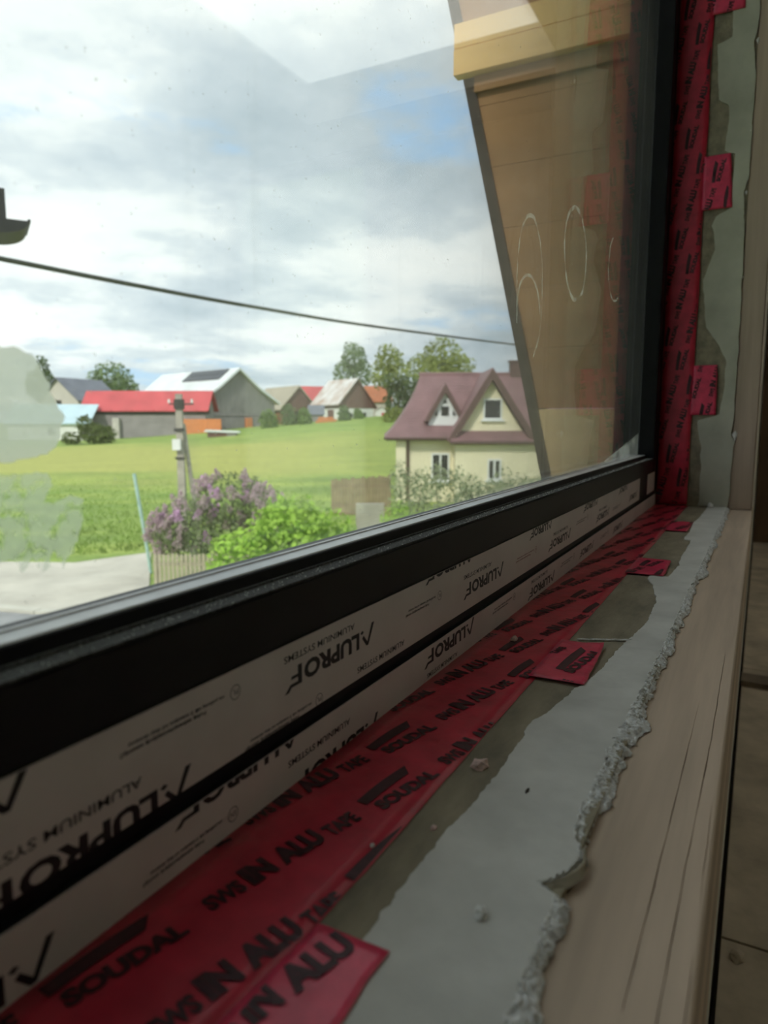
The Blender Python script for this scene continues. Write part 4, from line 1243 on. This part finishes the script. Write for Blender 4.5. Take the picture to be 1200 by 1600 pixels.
MB().prism([(3.17 - 0.12, 5.20), (3.17 + 0.12, 5.20), (3.17, 5.40)], 0.90, 0.96, lambda p, q, t: (p, t, q)).build('pane', M_pane, hs)
ch_ = MB().box(7.15, 7.80, 4.3, 5.0, 6.2, 7.55)
cho = ch_.build('chimney', M_maroon_d, hs)
MB().box(7.08, 7.87, 4.23, 5.07, 7.55, 7.65).build('chimney_cap', M_maroon_d, cho)
MB().tube([(10.6, 3.0, 5.6), (10.6, 3.0, 8.4)], 0.04, 6).build('cable_mast', M_gwall, hs)

# ---- garden planting before the house
L_will = leaf_mat('willow_leaf', (0.38, 0.44, 0.26), 0.22, 0.6)
L_lime = leaf_mat('lime_leaf', (0.36, 0.55, 0.09), 0.22, 1.6)
HG = 'pale shrubs before the cream house'
for i, (u, v, rx, h, lab) in enumerate([(1.05, 28.5, 0.85, 2.7, 'pale loose shrub at the left corner of the cream house'), (2.5, 28, 0.95, 2.8, 'pale loose shrub below the left ground floor window'),
                                   (3.9, 28.2, 0.80, 2.2, 'pale loose shrub between the two ground floor windows'), (5.2, 28, 0.95, 2.5, 'pale loose shrub below the right ground floor window'), (6.5, 28.4, 0.75, 2.1, 'pale loose shrub nearest the plank wall')]):
    plant('pale_shrub', lab, 'shrub', u, v, [(0, 0, h * 0.42, rx * 0.9, 0.8, h * 0.45), (-rx * 0.5, 0, h * 0.72, rx * 0.5, 0.5, h * 0.30), (rx * 0.55, 0, h * 0.55, rx * 0.55, 0.5, h * 0.36)], 900, 0.16, L_will, 40 + i, None, HG)
plant('clipped_shrub', 'small bright green rounded shrub just above the window frame', 'shrub', 0.45, 20, [(0, 0, 1.15, 0.62, 0.6, 0.85), (0.4, 0, 0.9, 0.4, 0.4, 0.6)], 1100, 0.10, leaf_mat('bright_leaf', (0.34, 0.52, 0.09)), 50)
fb = sthing('board_fence', 'brown board fence behind the green shrub, left of the cream house', 'fence', -1.0, 32, None, 0.03)
M_bf = mat('brown_fence_board', (0.27, 0.20, 0.13), rough=0.9, var=0.18, scale=3)
for k in range(18):
    MB().box(-1.40 + k * 0.152, -1.40 + k * 0.152 + 0.138, 0, 0.025, 0.0, 1.62 + 0.05 * math.sin(k * 2.3) + 0.010 * k).build('fence_board', M_bf, fb)
for z in (0.4, 1.3):
    MB().box(-1.42, 1.36, 0.025, 0.07, z, z + 0.09).build('rail', M_bf, fb)
wl = tag(on_site(MB().box(-0.55, 0.50, 0, 0.3, -0.1, 1.22).build('garden_wall', mat('pale_garden_wall', (0.36, 0.34, 0.29), rough=0.9, var=0.1, scale=1.5), None), -0.5, 26, 0.0, 0.02), 'short pale garden wall below the brown board fence', 'wall')
# green shrub with big leaves
plant('lime_shrub', 'big lime green leafy shrub just outside the window', 'shrub', -2.15, 15.0, [(0.2, 0, 1.55, 1.15, 0.8, 1.05), (-0.85, 0, 1.15, 0.85, 0.7, 0.85), (1.0, 0, 1.65, 0.65, 0.6, 0.75), (0.1, 0, 2.2, 0.7, 0.5, 0.55), (-0.3, -0.2, 0.6, 1.2, 0.7, 0.7)], 5200, 0.15, L_lime, 60)
# lilac with flower panicles
L_lil = leaf_mat('lilac_leaf', (0.19, 0.24, 0.11), 0.28, 1.4)
lil_blobs = [(0.3, 0, 2.2, 1.1, 0.9, 0.75), (-0.9, 0, 1.5, 1.0, 0.8, 0.75), (1.1, 0, 1.9, 0.7, 0.7, 0.65), (-1.5, 0, 1.3, 0.5, 0.6, 0.6), (0.0, -0.1, 1.2, 1.5, 0.8, 0.9)]
li = plant('lilac', 'lilac bush full of pink-mauve flowers behind the slat fence', 'shrub', -4.35, 18.6, lil_blobs, 4200, 0.12, L_lil, 61)
M_lil = mat('lilac_flower', (0.60, 0.46, 0.50), rough=0.9, var=0.22, scale=14, transl=0.3)
M_lil2 = mat('lilac_flower_bright', (0.74, 0.46, 0.68), rough=0.9, var=0.2, scale=14, transl=0.3)
rr = random.Random(21)
proto = {}
for mm_ in (M_lil, M_lil2):
    V, F = [], []
    for k in range(150):
        t = rr.random()
        a = rr.uniform(0, 2 * PI)
        r_ = 0.105 * (1 - t) ** 0.7 * (0.5 + 0.5 * rr.random()) + 0.01
        c = Vector((r_ * math.cos(a), r_ * math.sin(a), -0.06 + 0.30 * t))
        s = 0.019
        n_ = Vector((rr.gauss(0, 1), rr.gauss(0, 1), rr.gauss(0, 1))).normalized()
        p = n_.orthogonal().normalized() * s
        q = n_.cross(p)
        i = len(V)
        V += [c - p, c - q, c + p, c + q]
        F.append((i, i + 1, i + 2, i + 3))
    proto[mm_.name] = MB().add(V, F).build('blossom', mm_, li)
first = {M_lil.name: True, M_lil2.name: True}
for k in range(120):
    bx, by, bz, rx, ry, rz = rr.choice(lil_blobs[:4])
    d = Vector((rr.gauss(0, 1), -abs(rr.gauss(0, 1)), rr.gauss(0, 0.8) + 0.5)).normalized()
    mm_ = M_lil2 if (rr.random() < 0.18) else M_lil
    c = proto[mm_.name] if first[mm_.name] else link_copy(proto[mm_.name], li)
    first[mm_.name] = False
    c.location = (bx + d.x * rx * 0.95, by + d.y * ry * 0.95, bz + d.z * rz * 0.95)
    c.rotation_euler = (d.y * -0.6 + rr.uniform(-0.3, 0.3), d.x * 0.7, rr.uniform(0, 6))
    s = rr.uniform(0.8, 1.25)
    c.scale = (s, s, s)
# slat fence
pf = sthing('slat_fence', 'pale grey-brown slat fence at the end of the drive', 'fence', -5.4, 16.2, 0.0, 0.0)
M_slat = mat('weathered_slat', (0.42, 0.37, 0.27), rough=0.9, var=0.15, scale=4)
p0 = MB().prism([(0, 0.06), (0.075, 0.06), (0.075, 1.17), (0.0375, 1.21), (0, 1.17)], 0, 0.02, lambda p, q, t: (p, t, q)).build('slat', M_slat, pf)
for k in range(32):
    c = p0 if k == 0 else link_copy(p0, pf)
    c.location = (k * 0.103, 0, 0.008 * math.sin(k * 1.9))
for z in (0.30, 0.92):
    MB().box(-0.02, 3.3, 0.021, 0.06, z, z + 0.07).build('rail', M_slat, pf)
for x in (0.0, 1.6, 3.2):
    MB().box(x, x + 0.08, 0.061, 0.14, -0.2, 1.12).build('fence_post', M_slat, pf)
# utility pole
M_pole = mat('concrete_pole', (0.36, 0.33, 0.28), rough=0.9, var=0.14, scale=6)
up = sthing('utility_pole', 'weathered concrete utility pole with a leaning strut behind the lilac', 'pole', -6.62, 23.0, 0.0, 0.0)
MB().prism([(-0.12, -0.09), (0.12, -0.09), (0.12, 0.09), (-0.12, 0.09)], -0.3, 5.15, lambda p, q, t: (p * (1.08 - 0.05 * t), q * (1.1 - 0.05 * t), t)).build('shaft', M_pole, up)
MB().tube([(0.50, 0.3, -0.2), (0.08, 0.10, 4.2)], 0.075, 8).build('strut', M_pole, up)
bbox('crossarm', M_dark, up, -0.30, 0.48, -0.10, -0.03, 4.80, 4.85)
bbox('clamp', M_dark, up, -0.14, 0.14, -0.13, 0.13, 4.66, 4.98)
M_ins = mat('white_insulator', (0.75, 0.75, 0.73), rough=0.3, var=0.04)
for x in (-0.30, 0.44):
    MB().tube([(x, -0.08, 4.86), (x, -0.08, 4.92), (x, -0.08, 4.98)], 0.04, 8, 0.03).build('insulator', M_ins, up)
bbox('meter_box', M_ins, up, -0.20, 0.06, -0.24, -0.11, 3.35, 3.70)
bbox('bracket', M_dark, up, -0.16, 0.16, -0.13, -0.085, 3.95, 4.05)
bbox('bracket', M_dark, up, -0.16, 0.16, -0.13, -0.085, 3.05, 3.12)
# turquoise stake leaning in the meadow
st = MB().tube([(0.0, 0, -0.2), (-0.10, 0, 0.75), (-0.37, 0.0, 2.83)], 0.05, 8)
tag(on_site(st.build('leaning_stake', mat('turquoise_stake', (0.36, 0.52, 0.46), rough=0.6, var=0.1), None), -6.60, 19.6, 0.0), 'thin pale turquoise stake leaning in the grass left of the pole', 'stake')
# overhead cable from the corner of this house to the mast on the cream house
cp = [(-3.3, 3.6, 5.30), (-3.01, 4.6, 5.42), (-2.94, 5.6, 5.53), (-2.57, 7.3, 5.66), (-1.77, 10, 5.85), (0.0, 15, 6.21), (5.2, 26, 6.96), (8.22, 33, 7.5), (10.6, 39.0, 8.2)]
fine_ = []
for i in range(len(cp) - 1):
    p0_, p1_, p2_, p3_ = (Vector(cp[max(0, i - 1)]), Vector(cp[i]), Vector(cp[i + 1]), Vector(cp[min(len(cp) - 1, i + 2)]))
    for k in range(8):
        t = k / 8
        fine_.append(0.5 * ((2 * p1_) + (p2_ - p0_) * t + (2 * p0_ - 5 * p1_ + 4 * p2_ - p3_) * t * t + (3 * p1_ - p0_ - 3 * p2_ + p3_) * t ** 3))
fine_.append(Vector(cp[-1]))
cb_ = MB().tube(fine_, 0.016, 6, 0.034)
tag(on_site(cb_.build('overhead_cable', mat('black_cable', (0.045, 0.05, 0.04), rough=0.7), None), 0, 0, 0), 'thick dark overhead cable sagging across the sky', 'cable')

# ================================================================== OUTSIDE THE WINDOW: plank cheek, beam, gutter
CX = 1.75
M_plank = mat('brown_cheek_plank', (0.33, 0.175, 0.072), rough=0.75, var=0.13, scale=5, stretch=(1, 0.15, 1))
M_edge = mat('tarred_edge', (0.020, 0.016, 0.014), rough=0.7, var=0.15)
M_light = mat('fresh_sawn_wood', (0.86, 0.53, 0.21), rough=0.7, var=0.12, scale=6, stretch=(1, 0.12, 1))
M_low = mat('pale_low_board', (0.66, 0.46, 0.25), rough=0.75, var=0.12, scale=5, stretch=(1, 0.15, 1))
ck = thing('plank_cheek', 'brown plank side wall with dark sloping edge outside the window', 'wall', I(CX, 0.36, -0.40))
def ysl(z):
    return 0.4860 + (z + 0.133) * 0.2285
cl = Vector(ck.location)
pz = [0.03 + 0.148 * k for k in range(11)]
for a_, b_ in zip(pz, pz[1:]):
    j = 0.0015 * math.sin(a_ * 40)
    V = [(y, z) for y, z in ((0.297, a_ + 0.0004), (ysl(a_) - 0.026, a_ + 0.0004), (ysl(b_) - 0.026, b_ - 0.0004), (0.297, b_ - 0.0004))]
    MB().prism(V, CX + j, CX + 0.02, lambda p, q, t: (t, p, EYE.z + q)).build('plank', M_plank, ck, cl)
MB().prism([(ysl(-0.40) - 0.027, -0.40), (ysl(-0.40), -0.40), (ysl(1.6), 1.6), (ysl(1.6) - 0.027, 1.6)], CX - 0.006, CX + 0.09, lambda p, q, t: (t, p, EYE.z + q)).build('edge_trim', M_edge, ck, cl)
for a_, b_, y1 in ((-0.40, -0.19, 0), (-0.188, 0.028, 0)):
    MB().prism([(0.297, a_), (ysl(a_) - 0.028, a_), (ysl(b_) - 0.028, b_), (0.297, b_)], CX - 0.006, CX + 0.02, lambda p, q, t: (t, p, EYE.z + q)).build('lower_board', M_low, ck, cl, None or False)
bm_ = thing('eave_beam', 'light sawn double beam crossing the top of the plank wall', 'beam', I(CX - 0.03, 0.36, 0.84))
bl = Vector(bm_.location)
def bprism(name, y1, z0, z1, x0, m):
    MB().prism([(0.297, z0), (y1, z0), (y1, z1), (0.297, z1)], x0, CX - 0.0065, lambda p, q, t: (t, p, EYE.z + q)).build(name, m, bm_, bl, bevel=0.001)
bprism('beam_board', 0.722, 0.8385, 0.898, CX - 0.036, M_light)
bprism('beam_board', 0.722, 0.8995, 0.957, CX - 0.034, M_light)
bprism('under_strip', 0.676, 0.800, 0.8375, CX - 0.014, M_plank)
gx = thing('roof_gutter', 'black gutter end with downpipe bracket at the left picture edge', 'gutter')
on_site(gx, -3.42, 6.0, 0.0, 0.52)
gm = mat('black_gutter', (0.012, 0.012, 0.014), rough=0.5)
hr_ = [(0.24 + 0.235 * math.cos(PI + PI * k / 14), 5.975 + 0.115 * math.sin(PI + PI * k / 14)) for k in range(15)]
MB().prism(hr_, 0.0, 0.5, lambda p, q, t: (p, t, q)).build('trough', gm, gx)
MB().tube([(0.475, 0.0, 5.978), (0.475, 0.5, 5.978)], 0.014, 8).build('bead', gm, gx)
MB().box(-0.3, 0.305, 0.02, 0.5, 5.976, 6.22).build('fascia', gm, gx)
MB().tube([(0.22, 0.2, 5.87), (0.10, 0.2, 5.76), (-0.3, 0.2, 5.55), (-0.3, 0.2, -0.05)], 0.045, 8).build('downpipe', gm, gx)
